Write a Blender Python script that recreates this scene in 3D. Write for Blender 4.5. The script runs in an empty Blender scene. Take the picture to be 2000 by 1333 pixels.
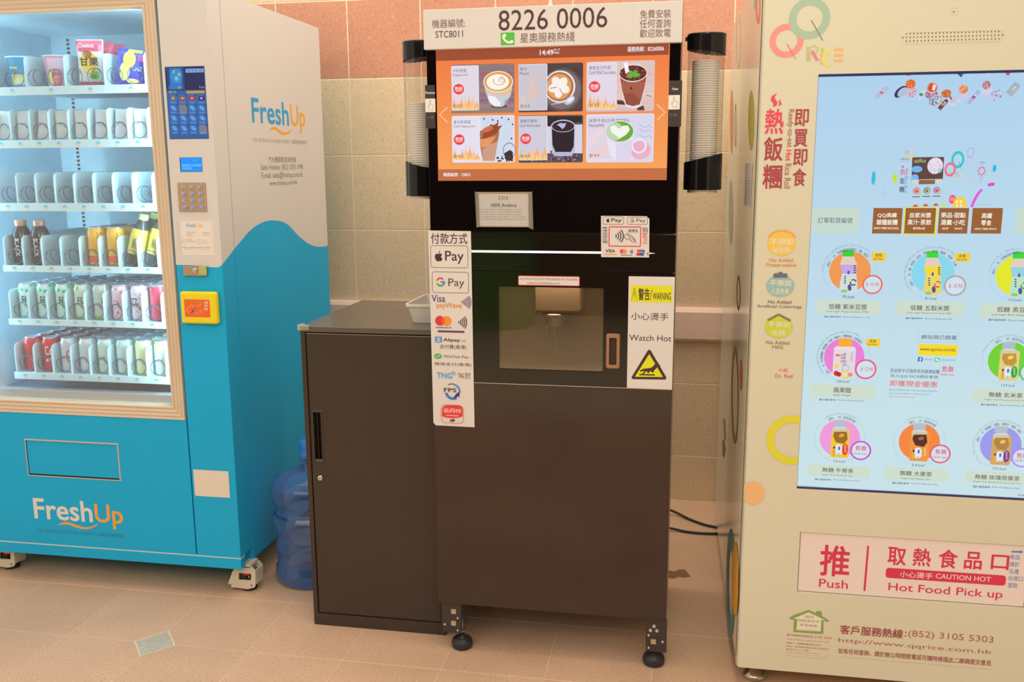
import bpy, bmesh, math, random
from mathutils import Vector, Matrix
random.seed(7)
SC = bpy.context.scene
COL = SC.collection
pi = math.pi

# ------------------------------------------------------------------ camera, world, lamps, exposure
CAM_H = 1.45
FPX = 1827.733                      # focal length in pixels of a 2000 x 1333 frame
PITCH, YAW, ROLL = 1.38477496, 0.182358438, -0.00627561724
MR = Matrix.Rotation(YAW, 3, 'Z') @ Matrix.Rotation(PITCH, 3, 'X') @ Matrix.Rotation(ROLL, 3, 'Z')
CAM = Vector((0, 0, CAM_H))
cd = bpy.data.cameras.new('camera'); co = bpy.data.objects.new('camera', cd); COL.objects.link(co)
cd.sensor_width = 36; cd.sensor_fit = 'HORIZONTAL'; cd.lens = FPX * 36 / 2000
co.matrix_world = Matrix.Translation(CAM) @ MR.to_4x4()
SC.camera = co
W = bpy.data.worlds.new('world'); SC.world = W; W.use_nodes = True
W.node_tree.nodes['Background'].inputs[0].default_value = (1.0, 0.80, 0.62, 1)
W.node_tree.nodes['Background'].inputs[1].default_value = 0.76
def area(name, loc, rot, sx, sy, power, col):
    l = bpy.data.lights.new(name, 'AREA'); l.shape = 'RECTANGLE'; l.size = sx; l.size_y = sy
    l.energy = power; l.color = col
    o = bpy.data.objects.new(name, l); COL.objects.link(o); o.location = loc; o.rotation_euler = rot
    return o
WARM = (1.0, 0.86, 0.70)
area('ceiling_or_fill_lamp', (-0.4, 2.25, 3.15), (0, 0, 0), 4.2, 0.35, 9, WARM)
area('ceiling_or_fill_lamp', (-0.6, 2.72, 3.15), (0, 0, 0), 3.6, 0.25, 7, WARM)
area('ceiling_or_fill_lamp', (-0.5, 3.28, 3.1), (0, 0, 0), 4.0, 0.5, 34, WARM)  # added light to lift the back wall and the gaps, no known fixture
area('ceiling_or_fill_lamp', (-1.2, -1.4, 3.15), (math.radians(38), 0, 0), 5.5, 1.6, 68, WARM)  # broad fill added from in front of the machines
area('ceiling_or_fill_lamp', (0.07, 1.3, 3.15), (math.radians(18), 0, 0), 0.35, 2.2, 16, WARM)  # narrow fill added to reach into the gap beside the coffee machine
SC.view_settings.view_transform = 'Standard'
SC.view_settings.look = 'None'
SC.view_settings.gamma = 1
SC.view_settings.use_curve_mapping = False
SC.view_settings.exposure = 0.0

# ------------------------------------------------------------------ pixel -> place
def ray(x, y): return MR @ Vector((x - 1000, 666.5 - y, -FPX))
def onY(x, y, Y): d = ray(x, y); return CAM + d * (Y / d.y)
def onZ(x, y, z): d = ray(x, y); return CAM + d * ((z - CAM_H) / d.z)
def onX(x, y, X): d = ray(x, y); return CAM + d * (X / d.x)
class Plane:
    def __init__(s, o, u, v):
        s.o, s.u, s.v = Vector(o), Vector(u).normalized(), Vector(v).normalized(); s.n = s.u.cross(s.v)
    def uv(s, x, y):
        d = ray(x, y); t = (s.o - CAM).dot(s.n) / d.dot(s.n); p = CAM + d * t - s.o
        return (p.dot(s.u), p.dot(s.v))
    def xyz(s, u, v, off=0): return s.o + s.u * u + s.v * v + s.n * off
def front(Y): return Plane((0, Y, 0), (1, 0, 0), (0, 0, 1))

# ------------------------------------------------------------------ materials
def lin(c):
    c = c / 255
    return c / 12.92 if c <= 0.04045 else ((c + 0.055) / 1.055) ** 2.4
_m = {}
KF = (0.93, 0.78, 0.62)             # warm tint of the room light: keeps pigments neutral
def C(r, g, b, rough=0.55, metal=0.0, spec=0.5, k=None, name=None):
    key = ('C', r, g, b, rough, metal, spec, k, name)
    if key in _m: return _m[key]
    k2 = k or KF
    m = bpy.data.materials.new(name or 'paint'); m.use_nodes = True
    p = m.node_tree.nodes['Principled BSDF']
    p.inputs['Base Color'].default_value = tuple(min(0.9, lin(c) / q) for c, q in zip((r, g, b), k2)) + (1,)
    p.inputs['Roughness'].default_value = rough; p.inputs['Metallic'].default_value = metal
    p.inputs['Specular IOR Level'].default_value = spec
    _m[key] = m; return m
def E(r, g, b, s=1.0):
    key = ('E', r, g, b, s)
    if key in _m: return _m[key]
    m = bpy.data.materials.new('lit_display'); m.use_nodes = True
    p = m.node_tree.nodes['Principled BSDF']
    p.inputs['Base Color'].default_value = (0.01, 0.01, 0.01, 1); p.inputs['Roughness'].default_value = 0.25
    p.inputs['Specular IOR Level'].default_value = 0.2
    p.inputs['Emission Color'].default_value = (lin(r), lin(g), lin(b), 1)
    p.inputs['Emission Strength'].default_value = s
    _m[key] = m; return m
def speck(name, base, dark, light, scale, rough=0.4, bump=0.05, mott=0.25, big=3.0, vary=0.0, k=(0.93, 0.78, 0.62)):
    """stone / terrazzo: mottled base with dark and light grains"""
    m = bpy.data.materials.new(name); m.use_nodes = True; nt = m.node_tree; N = nt.nodes; L = nt.links
    p = N['Principled BSDF']
    f = lambda c: tuple(min(0.9, lin(a) / q) for a, q in zip(c, k)) + (1,)
    tc = N.new('ShaderNodeTexCoord'); oi = N.new('ShaderNodeObjectInfo')
    add = N.new('ShaderNodeVectorMath'); add.operation = 'ADD'; L.new(tc.outputs['Object'], add.inputs[0]); L.new(oi.outputs['Location'], add.inputs[1])
    n1 = N.new('ShaderNodeTexNoise'); n1.inputs['Scale'].default_value = scale; n1.inputs['Detail'].default_value = 3
    n2 = N.new('ShaderNodeTexNoise'); n2.inputs['Scale'].default_value = big; n2.inputs['Detail'].default_value = 4
    n3 = N.new('ShaderNodeTexVoronoi'); n3.inputs['Scale'].default_value = scale * 0.55
    for n in (n1, n2, n3): L.new(add.outputs[0], n.inputs['Vector'])
    r1 = N.new('ShaderNodeValToRGB'); r1.color_ramp.elements[0].position = 0.3; r1.color_ramp.elements[1].position = 0.7
    r1.color_ramp.elements[0].color = f(dark); r1.color_ramp.elements[1].color = f(light)
    e = r1.color_ramp.elements.new(0.42); e.color = f(base); e = r1.color_ramp.elements.new(0.6); e.color = f(base)
    L.new(n1.outputs['Fac'], r1.inputs[0])
    mx = N.new('ShaderNodeMix'); mx.data_type = 'RGBA'; mx.blend_type = 'MULTIPLY'; mx.inputs['Factor'].default_value = mott
    L.new(r1.outputs[0], mx.inputs[6])
    r2 = N.new('ShaderNodeValToRGB'); r2.color_ramp.elements[0].position = 0.3; r2.color_ramp.elements[1].position = 0.7
    r2.color_ramp.elements[0].color = (0.55, 0.5, 0.45, 1); r2.color_ramp.elements[1].color = (1.15, 1.15, 1.15, 1)
    L.new(n2.outputs['Fac'], r2.inputs[0]); L.new(r2.outputs[0], mx.inputs[7])
    # sparse pinholes
    r3 = N.new('ShaderNodeValToRGB'); r3.color_ramp.elements[0].position = 0.0; r3.color_ramp.elements[1].position = 0.06
    r3.color_ramp.elements[0].color = (0.75, 0.7, 0.65, 1); r3.color_ramp.elements[1].color = (1, 1, 1, 1)
    L.new(n3.outputs['Distance'], r3.inputs[0])
    m3 = N.new('ShaderNodeMix'); m3.data_type = 'RGBA'; m3.blend_type = 'MULTIPLY'; m3.inputs['Factor'].default_value = 1
    L.new(mx.outputs[2], m3.inputs[6]); L.new(r3.outputs[0], m3.inputs[7])
    hsv = N.new('ShaderNodeHueSaturation'); L.new(m3.outputs[2], hsv.inputs['Color'])
    mr = N.new('ShaderNodeMapRange'); mr.inputs['To Min'].default_value = 1 - vary; mr.inputs['To Max'].default_value = 1 + vary
    L.new(oi.outputs['Random'], mr.inputs['Value']); L.new(mr.outputs[0], hsv.inputs['Value'])
    L.new(hsv.outputs[0], p.inputs['Base Color']); p.inputs['Roughness'].default_value = rough
    b = N.new('ShaderNodeBump'); b.inputs['Strength'].default_value = bump; b.inputs['Distance'].default_value = 0.002
    L.new(n1.outputs['Fac'], b.inputs['Height']); L.new(b.outputs[0], p.inputs['Normal'])
    return m
def coat(name, rgb, rough=0.35, spec=0.5, noise=0.08, scale=6, metal=0, k=KF, bump=0.0, bscale=200):
    """painted sheet metal: slight uneven wear in colour and gloss"""
    m = bpy.data.materials.new(name); m.use_nodes = True; nt = m.node_tree; N = nt.nodes; L = nt.links
    p = N['Principled BSDF']; c = tuple(min(0.9, lin(a) / q) for a, q in zip(rgb, k))
    tc = N.new('ShaderNodeTexCoord'); n = N.new('ShaderNodeTexNoise'); n.inputs['Scale'].default_value = scale; n.inputs['Detail'].default_value = 5
    L.new(tc.outputs['Object'], n.inputs['Vector'])
    r = N.new('ShaderNodeValToRGB'); r.color_ramp.elements[0].position = 0.3; r.color_ramp.elements[1].position = 0.7
    r.color_ramp.elements[0].color = tuple(a * (1 - noise) for a in c) + (1,); r.color_ramp.elements[1].color = tuple(min(0.95, a * (1 + noise)) for a in c) + (1,)
    L.new(n.outputs['Fac'], r.inputs[0]); L.new(r.outputs[0], p.inputs['Base Color'])
    q = N.new('ShaderNodeMapRange'); q.inputs['To Min'].default_value = rough * 0.85; q.inputs['To Max'].default_value = rough * 1.15
    L.new(n.outputs['Fac'], q.inputs['Value']); L.new(q.outputs[0], p.inputs['Roughness'])
    p.inputs['Specular IOR Level'].default_value = spec; p.inputs['Metallic'].default_value = metal
    if bump:
        n2 = N.new('ShaderNodeTexNoise'); n2.inputs['Scale'].default_value = bscale; L.new(tc.outputs['Object'], n2.inputs['Vector'])
        b = N.new('ShaderNodeBump'); b.inputs['Strength'].default_value = bump; b.inputs['Distance'].default_value = 0.003
        L.new(n2.outputs['Fac'], b.inputs['Height']); L.new(b.outputs[0], p.inputs['Normal'])
    return m
def clear(name, tint=(1, 1, 1), refl=0.06, rough=0.02, body=0.0, bodycol=(0.9, 0.9, 0.9)):
    """thin clear sheet: see-through with a mirror film and, if wanted, a milky share"""
    m = bpy.data.materials.new(name); m.use_nodes = True; nt = m.node_tree; N = nt.nodes; L = nt.links
    for n in list(N):
        if n.type == 'BSDF_PRINCIPLED': N.remove(n)
    out = N['Material Output']; t = N.new('ShaderNodeBsdfTransparent'); t.inputs[0].default_value = tint + (1,)
    g = N.new('ShaderNodeBsdfGlossy'); g.inputs['Roughness'].default_value = rough
    d = N.new('ShaderNodeBsdfDiffuse'); d.inputs[0].default_value = bodycol + (1,)
    m1 = N.new('ShaderNodeMixShader'); m1.inputs[0].default_value = body; L.new(t.outputs[0], m1.inputs[1]); L.new(d.outputs[0], m1.inputs[2])
    fr = N.new('ShaderNodeLayerWeight'); fr.inputs['Blend'].default_value = 0.25
    mr = N.new('ShaderNodeMapRange'); mr.inputs['To Min'].default_value = refl; mr.inputs['To Max'].default_value = 0.7
    L.new(fr.outputs['Facing'], mr.inputs['Value'])
    mr.inputs['From Min'].default_value = 0.0
    pw = N.new('ShaderNodeMath'); pw.operation = 'POWER'; pw.inputs[1].default_value = 3; L.new(fr.outputs['Facing'], pw.inputs[0]); L.new(pw.outputs[0], mr.inputs['Value'])
    m2 = N.new('ShaderNodeMixShader'); L.new(mr.outputs[0], m2.inputs[0]); L.new(m1.outputs[0], m2.inputs[1]); L.new(g.outputs[0], m2.inputs[2])
    L.new(m2.outputs[0], out.inputs[0])
    return m, m1
# ------------------------------------------------------------------ meshes
class MB:
    def __init__(s): s.v, s.f, s.m, s.sm, s.mats = [], [], [], [], []
    def mi(s, mat):
        if mat not in s.mats: s.mats.append(mat)
        return s.mats.index(mat)
    def add(s, vs, fs, mat, smooth=False):
        o = len(s.v); k = s.mi(mat); s.v += [tuple(v) for v in vs]
        for f in fs: s.f.append([i + o for i in f]); s.m.append(k); s.sm.append(smooth)
    def box(s, x0, y0, z0, x1, y1, z1, mat, bev=0.0, seg=2):
        if x0 > x1: x0, x1 = x1, x0
        if y0 > y1: y0, y1 = y1, y0
        if z0 > z1: z0, z1 = z1, z0
        vs = [(x, y, z) for z in (z0, z1) for y in (y0, y1) for x in (x0, x1)]
        fs = [(0, 2, 3, 1), (4, 5, 7, 6), (0, 1, 5, 4), (2, 6, 7, 3), (0, 4, 6, 2), (1, 3, 7, 5)]
        if bev:
            bm = bmesh.new(); bv = [bm.verts.new(v) for v in vs]
            for f in fs: bm.faces.new([bv[i] for i in f])
            bmesh.ops.bevel(bm, geom=list(bm.edges), offset=bev, segments=seg, affect='EDGES', profile=0.5)
            bm.verts.index_update(); s.add([v.co[:] for v in bm.verts], [[v.index for v in f.verts] for f in bm.faces], mat); bm.free()
        else: s.add(vs, fs, mat)
        return s
    def prism(s, pts, d, mat, smooth=False):
        """closed outline (3-d points) swept by vector d"""
        n = len(pts); d = Vector(d); a = [Vector(p) for p in pts]
        s.add(a + [p + d for p in a], [list(range(n))[::-1], list(range(n, 2 * n))] + [[i, (i + 1) % n, (i + 1) % n + n, i + n] for i in range(n)], mat, smooth)
        return s
    def lathe(s, prof, c, mat, n=32, caps=True, smooth=True, axis='Z'):
        """prof: (radius, height) list"""
        c = Vector(c); vs = []
        for r, h in prof:
            for i in range(n):
                a = 2 * pi * i / n
                q = Vector((r * math.cos(a), r * math.sin(a), h))
                if axis == 'Y': q = Vector((q.x, -q.z, q.y))
                if axis == 'X': q = Vector((q.z, q.x, q.y))
                vs.append(c + q)
        fs = [[j * n + i, j * n + (i + 1) % n, (j + 1) * n + (i + 1) % n, (j + 1) * n + i] for j in range(len(prof) - 1) for i in range(n)]
        if caps: fs += [list(range(n))[::-1], [len(vs) - n + i for i in range(n)]]
        s.add(vs, fs, mat, smooth); return s
    def tube(s, pts, r, mat, n=8, closed=False):
        P = [Vector(p) for p in pts]; vs = []; N = len(P)
        up = Vector((0, 0, 1))
        for i, p in enumerate(P):
            t = (P[(i + 1) % N] - P[i - 1]) if closed else (P[min(i + 1, N - 1)] - P[max(i - 1, 0)])
            t.normalize(); a = t.cross(up)
            if a.length < 0.1: a = t.cross(Vector((1, 0, 0)))
            a.normalize(); b = a.cross(t); 
            for k in range(n):
                w = 2 * pi * k / n; vs.append(p + a * math.cos(w) * r + b * math.sin(w) * r)
        M = N if closed else N - 1
        fs = [[i * n + k, i * n + (k + 1) % n, ((i + 1) % N) * n + (k + 1) % n, ((i + 1) % N) * n + k] for i in range(M) for k in range(n)]
        if not closed: fs += [list(range(n))[::-1], [(N - 1) * n + k for k in range(n)]]
        s.add(vs, fs, mat, True); return s
    def mesh(s, name):
        me = bpy.data.meshes.new(name); me.from_pydata(s.v, [], s.f); me.update()
        for m in s.mats: me.materials.append(m)
        me.polygons.foreach_set('material_index', s.m); me.polygons.foreach_set('use_smooth', s.sm)
        return me
WL = {}
def link(name, me, parent=None, loc=(0, 0, 0)):
    """loc is a place in the world; the parent only carries it along"""
    o = bpy.data.objects.new(name, me); COL.objects.link(o)
    loc = Vector(loc); WL[o] = loc
    if parent is not None: o.parent = parent; o.location = loc - WL[parent]
    else: o.location = loc
    return o
def obj(name, mb, parent=None, loc=(0, 0, 0), label=None):
    o = link(name, mb.mesh(name), parent, loc)
    if label: o['label'] = label
    return o
def tag(o, label, cat, group=None):
    o['label'] = label; o['category'] = cat
    if group: o['group'] = group
    return o
def thing(name, label, cat, loc=(0, 0, 0), group=None): return tag(link(name, None, None, loc), label, cat, group)
def struct(o): o['kind'] = 'structure'; return o
def copytree(r, loc, label=None, group=None, rot=None):
    c = r.copy(); COL.objects.link(c); c.location = loc; WL[c] = Vector(loc)
    if rot is not None: c.rotation_euler = rot
    if label: c['label'] = label
    if group: c['group'] = group
    for ch in list(r.children):
        d = ch.copy(); COL.objects.link(d); d.parent = c
        for g in list(ch.children):
            e = g.copy(); COL.objects.link(e); e.parent = d
    return c

# ------------------------------------------------------------------ flat print: letters and pictures on real panels
_tx = {}
def glyphs(s, bold):
    k = (s, bold)
    if k not in _tx:
        c = bpy.data.curves.new('t', 'FONT'); c.body = s; c.resolution_u = 3
        o = bpy.data.objects.new('t', c); me = o.to_mesh()
        vs = [(v.co.x, v.co.y, 0) for v in me.vertices]; fs = [list(p.vertices) for p in me.polygons]
        o.to_mesh_clear(); bpy.data.objects.remove(o); bpy.data.curves.remove(c)
        if bold:        # heavier stroke: the same outline laid again a little to each side
            n = len(vs); b = bold * .55; sh = [(-b, -b * .6), (b, -b * .6), (-b, b * .6), (b, b * .6), (0, 0)]
            if bold > .021: sh += [(0, -b), (0, b)]
            fs = [[i + k2 * n for i in f] for k2 in range(len(sh)) for f in fs]; vs = [(x + dx, y + dy, q * 1.5e-5) for q, (dx, dy) in enumerate(sh) for x, y, _ in vs]
        xs = [v[0] for v in vs] or [0]; ys = [v[1] for v in vs] or [0]
        _tx[k] = (vs, fs, min(xs), max(xs), min(ys), max(ys))
    return _tx[k]
class Art:
    def __init__(s, plane, base=0.0003, step=0.00003):
        s.p, s.z, s.st, s.mb = plane, base, step, MB(); s.ox = s.oy = 0.0; s.s = 1.0
    def crop(s, ox, oy, sc): s.ox, s.oy, s.s = ox, oy, sc; return s
    def uv(s, x, y): return s.p.uv(s.ox + x * s.s, s.oy + y * s.s)
    def unit(s, x, y): a = s.uv(x, y); b = s.uv(x + 10, y); return abs(b[0] - a[0]) / 10
    def _put(s, uvs, fs, mat):
        s.z += s.st; s.mb.add([s.p.xyz(q[0], q[1], s.z + (q[2] if len(q) > 2 else 0)) for q in uvs], fs, mat)
    def poly(s, pts, mat): q = [s.uv(*p) for p in pts]; s._put(q, [list(range(len(q)))], mat); return s
    def rect(s, x0, y0, x1, y1, mat, r=0):
        u0, v0 = s.uv(x0, y0); u1, v1 = s.uv(x1, y1)
        if not r: s._put([(u0, v1), (u1, v1), (u1, v0), (u0, v0)], [[0, 1, 2, 3]], mat); return s
        r *= s.unit((x0 + x1) / 2, (y0 + y1) / 2); q = []
        for cx, cy, a in ((u1 - r, v0 - r, 0), (u0 + r, v0 - r, 90), (u0 + r, v1 + r, 180), (u1 - r, v1 + r, 270)):
            for i in range(7): w = math.radians(a + i * 15); q.append((cx + r * math.cos(w), cy + r * math.sin(w)))
        s._put(q, [list(range(len(q)))], mat); return s
    def frame(s, x0, y0, x1, y1, w, mat, r=0):
        u0, v0 = s.uv(x0, y0); u1, v1 = s.uv(x1, y1); k = s.unit((x0 + x1) / 2, (y0 + y1) / 2); w *= k; r = max(r * k, w * 1.01)
        q = []; p = []
        for cx, cy, a in ((u1 - r, v0 - r, 0), (u0 + r, v0 - r, 90), (u0 + r, v1 + r, 180), (u1 - r, v1 + r, 270)):
            for i in range(5):
                t = math.radians(a + i * 22.5); q.append((cx + r * math.cos(t), cy + r * math.sin(t))); p.append((cx + (r - w) * math.cos(t), cy + (r - w) * math.sin(t)))
        n = len(q); s._put(q + p, [[i, (i + 1) % n, (i + 1) % n + n, i + n] for i in range(n)], mat); return s
    def ell(s, x, y, rx, ry, mat, rot=0, n=28, a0=0, a1=360):
        k = s.unit(x, y); u, v = s.uv(x, y); c, d = math.cos(math.radians(rot)), math.sin(math.radians(rot)); q = []
        full = (a1 - a0) % 360 == 0
        for i in range(n if full else n + 1):
            t = math.radians(a0 + (a1 - a0) * i / n); X = rx * k * math.cos(t); Y = ry * k * math.sin(t); q.append((u + X * c - Y * d, v + X * d + Y * c))
        s._put(q, [list(range(len(q)))], mat); return s
    def disc(s, x, y, r, mat, n=36): return s.ell(x, y, r, r, mat, n=n)
    def ring(s, x, y, r1, r0, mat, a0=0, a1=360, n=48, sy=1.0):
        k = s.unit(x, y); u, v = s.uv(x, y); q = []; f = []
        for i in range(n + 1):
            t = math.radians(a0 + (a1 - a0) * i / n)
            for r in (r1, r0): q.append((u + r * k * math.cos(t), v + r * k * math.sin(t) * sy))
        for i in range(n): f.append([2 * i, 2 * i + 1, 2 * i + 3, 2 * i + 2])
        s._put(q, f, mat); return s
    def line(s, pts, w, mat, taper=False):
        q = [Vector(s.uv(*p)) for p in pts]; k = s.unit(*pts[0]) * w / 2; L = []; Rr = []; n = len(q)
        for i, p in enumerate(q):
            t = q[min(i + 1, n - 1)] - q[max(i - 1, 0)]; t.normalize(); nn = Vector((-t.y, t.x))
            kk = k * (math.sin(pi * (i + 0.15) / (n - 0.7)) if taper else 1)
            L.append(p + nn * kk); Rr.append(p - nn * kk)
        s._put(L + Rr, [[i, i + 1, n + i + 1, n + i] for i in range(n - 1)], mat); return s
    def text(s, t, x0, y0, x1, y1, mat, bold=0.0, vert=False):
        vs, fs, ax, bx, ay, by = glyphs(t, bold)
        if not vs: return s
        u0, v0 = s.uv(x0, y0); u1, v1 = s.uv(x1, y1)
        w, h = max(bx - ax, 1e-6), max(by - ay, 1e-6)
        if vert: q = [(u0 + (y - ay) / h * (u1 - u0), v0 + (x - ax) / w * (v1 - v0), k) for x, y, k in vs]
        else: q = [(u0 + (x - ax) / w * (u1 - u0), v1 + (y - ay) / h * (v0 - v1), k) for x, y, k in vs]
        z0 = s.z; s._put(q, fs, mat); s.z = z0 + 2e-6      # letters do not pile up
        return s
    def arc(s, t, x, y, r, a0, a1, size, mat, bold=0.0):
        k = s.unit(x, y); u, v = s.uv(x, y); n = len(t); s.z += s.st
        for i, ch in enumerate(t):
            if ch == ' ': continue
            vs, fs, ax, bx, ay, by = glyphs(ch, bold); g = math.radians(a0 + (a1 - a0) * (i + 0.5) / n); c, d = math.cos(g - pi / 2), math.sin(g - pi / 2)
            q = []
            for X, Y, _ in vs:
                X = (X - (ax + bx) / 2) * size * k * 1.1; Y = Y * size * k * 1.1 + r * k
                q.append((u + X * c - Y * d, v + X * d + Y * c))
            s.mb.add([s.p.xyz(a, b, s.z) for a, b in q], fs, mat)
        return s
    def pell(s, x, y, rx, ry, mat, n=40, inner=None):
        q = [s.uv(x + rx * math.cos(2 * pi * i / n), y - ry * math.sin(2 * pi * i / n)) for i in range(n)]
        if inner:
            p = [s.uv(x + inner[0] * math.cos(2 * pi * i / n), y - inner[1] * math.sin(2 * pi * i / n)) for i in range(n)]
            s._put(q + p, [[i, (i + 1) % n, (i + 1) % n + n, i + n] for i in range(n)], mat)
        else: s._put(q, [list(range(n))], mat)
        return s
    def out(s, name, parent, label=None): return obj(name, s.mb, parent, label=label)

# ------------------------------------------------------------------ the setting: tiled floor, tiled wall, bumper rail
M_ftile = speck('floor_tile_stone', (218, 170, 130), (194, 140, 104), (234, 198, 162), 150, 0.42, 0.03, 0.35, 1.7, 0.035)
M_grout = speck('floor_grout', (238, 204, 160), (218, 180, 138), (244, 216, 178), 90, 0.7, mott=.1)
M_wbeige = speck('wall_tile_beige', (218, 182, 138), (202, 166, 122), (228, 196, 154), 110, 0.45, 0.04, 0.12, 2.2, 0.03)
M_wsalm = speck('wall_tile_salmon', (203, 134, 98), (188, 118, 84), (216, 152, 118), 120, 0.45, 0.04, 0.25, 2.2, 0.03)
M_wgrout = speck('wall_grout', (236, 208, 168), (220, 190, 150), (240, 214, 176), 60, 0.7)
M_inlay = speck('inlay_stone', (198, 184, 156), (120, 112, 96), (214, 208, 184), 160, 0.4, 0.03, 0.3)
FX0, FXP, FY0, FYP = -2.19, 0.3045, 2.432, 0.328      # joints of the floor
floor = struct(obj('floor', MB().box(-4.2, -4.0, -0.06, 3.0, 4.0, -0.0012, M_grout)))
g = 0.0019
def tile_mesh(w, h, t, mat, name, cut=None, up='Z'):
    mb = MB(); e = 0.0008
    def ring(d, z):
        a, b = w / 2 - d, h / 2 - d
        q = [(-a, -b), (a, -b), (a, b), (-a, b)]
        if cut is not None:            # cut: one corner taken off for the small inlay
            sx, sy, cc = cut; out = []
            for (x, y) in q:
                if x * sx > 0 and y * sy > 0:
                    p1 = (x - sx * cc[0], y); p2 = (x, y - sy * cc[1])
                    out += [p1, p2] if sx * sy < 0 else [p2, p1]
                else: out.append((x, y))
            q = out
        return [((x, y, z) if up == 'Z' else (x, -z, y)) for x, y in q]
    lo, mid, hi = ring(0, -t), ring(0, -e), ring(e, 0); n = len(lo)
    fs = [[i, (i + 1) % n, (i + 1) % n + n, i + n] for i in range(n)] + [[i + n, (i + 1) % n + n, (i + 1) % n + 2 * n, i + 2 * n] for i in range(n)] + [list(range(2 * n, 3 * n))]
    mb.add(lo + mid + hi, fs, mat); return mb.mesh(name)
tm = tile_mesh(FXP - g, FYP - g, 0.008, M_ftile, 'tile')
DX, DY = FX0 + 2 * FXP, FY0                           # the diamond inlay sits on this joint crossing
cc = (0.068, 0.080)
for i in range(-3, 12):
    for j in range(-8, 5):
        x0, y0 = FX0 + i * FXP, FY0 + j * FYP
        if y0 + FYP > 4.1: continue
        cx, cy = x0 + FXP / 2, y0 + FYP / 2; me = tm
        for sx in (-1, 1):
            for sy in (-1, 1):
                if abs(cx + sx * FXP / 2 - DX) < 0.01 and abs(cy + sy * FYP / 2 - DY) < 0.01:
                    me = tile_mesh(FXP - g, FYP - g, 0.008, M_ftile, 'tile', (sx, sy, cc))
        link('tile', me, floor, (cx, cy, 0))
mb = MB(); a, b = cc[0] - 0.004, cc[1] - 0.004
mb.add([(a, 0, 0), (0, b, 0), (-a, 0, 0), (0, -b, 0), (a, 0, -.008), (0, b, -.008), (-a, 0, -.008), (0, -b, -.008)], [(0, 1, 2, 3), (0, 4, 5, 1), (1, 5, 6, 2), (2, 6, 7, 3), (3, 7, 4, 0)], M_inlay)
obj('inlay_tile', mb, floor, (DX, DY, 0), 'small grey green diamond inlay tile')
# a brown stain on the floor right of the coffee machine, and the faint scuff rings in front of the bottle
M_stain = C(132, 88, 58, 0.5, name='coffee_stain')
pts = [onZ(x, y, 0.0006) for x, y in [(1300, 1112), (1316, 1117), (1328, 1113), (1338, 1113), (1349, 1127), (1334, 1129), (1326, 1127), (1314, 1131), (1300, 1128)]]
mb = MB(); mb.add(pts, [list(range(len(pts)))[::-1]], M_stain); obj('stain', mb, floor)

WY = 3.98; WXP, WX0, WZ0, WZP = 0.3225, -1.44, 0.202, 0.3235
wall = struct(obj('wall_back', MB().box(-4.2, WY, -0.06, 3.0, WY + 0.12, 3.2, M_wgrout)))
gb = 0.005
bt = tile_mesh(WXP - gb, WZP - gb, 0.008, M_wbeige, 'tile', up='Y')
st = tile_mesh(WXP - gb, WZP - gb, 0.008, M_wsalm, 'tile', up='Y')
sk = tile_mesh(WXP - gb, WZ0 - gb, 0.008, M_wbeige, 'tile', up='Y')
for i in range(-6, 9):
    cx = WX0 + (i + 0.5) * WXP
    link('tile', sk, wall, (cx, WY - 0.0012, WZ0 / 2))
    for j in range(0, 8):
        link('tile', st if j == 5 else bt, wall, (cx, WY - 0.0012, WZ0 + (j + 0.5) * WZP))
# the bumper rail along the wall
M_rail = coat('rail_vinyl', (228, 186, 158), 0.45, noise=0.04)
prof = [(0, .712), (-.022, .714), (-.034, .726), (-.034, .838), (-.024, .852), (0, .856)]
mb = MB(); q = [(-4.1, WY - 0.0015 + y, z) for y, z in prof]
mb.prism(q, (7.0, 0, 0), M_rail)
struct(obj('trim_1', mb))['label'] = 'pinkish beige bumper rail along the tiled wall'

# green hoarding across the concourse, behind the camera: it shows only as a reflection in the black glass
M_green = coat('green_hoarding', (64, 150, 60), 0.5, 0.4, 0.1)
mb = MB(); q = [(-4.2, -2.9, -.02), (-1.75, -2.9, -.02)] + [(-1.75 + .4 * math.sin(t_), -3.3 + .4 * math.cos(t_), -.02) for t_ in (pi / 8, pi / 4, 3 * pi / 8, pi / 2)] + [(-1.35, -3.4, -.02), (-4.2, -3.4, -.02)]
mb.prism(q, (0, 0, 0.86), M_green); mb.box(-4.2, -4.0, -.02, 3.0, -3.9, 3.2, coat('added_backdrop_brown', (84, 62, 48), .5))  # unseen dark wall added to dim what the upper black glass reflects
struct(obj('wall_front', mb))

# ------------------------------------------------------------------ coffee vending machine
YC = 2.545
KD = KF
M_blk = coat('black_gloss_panel', (10, 5, 5), 0.06, 0.4, 0.05)
M_door = coat('dark_brown_glass', (24, 16, 11), 0.08, 0.6, 0.06)
M_low = coat('dark_brown_laminate', (50, 34, 26), 0.13, 0.6, 0.14, 5)
M_body = coat('dark_sheet_metal', (50, 40, 34), 0.4, 0.5)
M_white = coat('white_board', (214, 199, 180), 0.5, 0.3, 0.015)
M_paper = coat('white_paper', (218, 202, 182), 0.6, 0.3, 0.015)
M_chrome = C(200, 190, 175, 0.22, 1.0, name='chrome')
M_steel = C(170, 155, 140, 0.3, 1.0, name='steel')
M_rub = coat('black_rubber', (46, 42, 40), 0.45, 0.4)
INK = C(58, 30, 30); INK2 = C(90, 62, 58)
cm = thing('coffee_vending_machine', 'tall black coffee vending machine with orange drinks screen standing on two front feet', 'vending machine', (-0.365, 2.85, 0))
L_, R_ = -0.700, -0.022
mb = MB()
mb.box(-.692, 2.566, .15, -.680, 3.10, 1.858, M_body).box(-.042, 2.566, .15, -.030, 3.10, 1.858, M_body)
mb.box(-.680, 3.088, .15, -.042, 3.10, 1.858, M_body)
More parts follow.
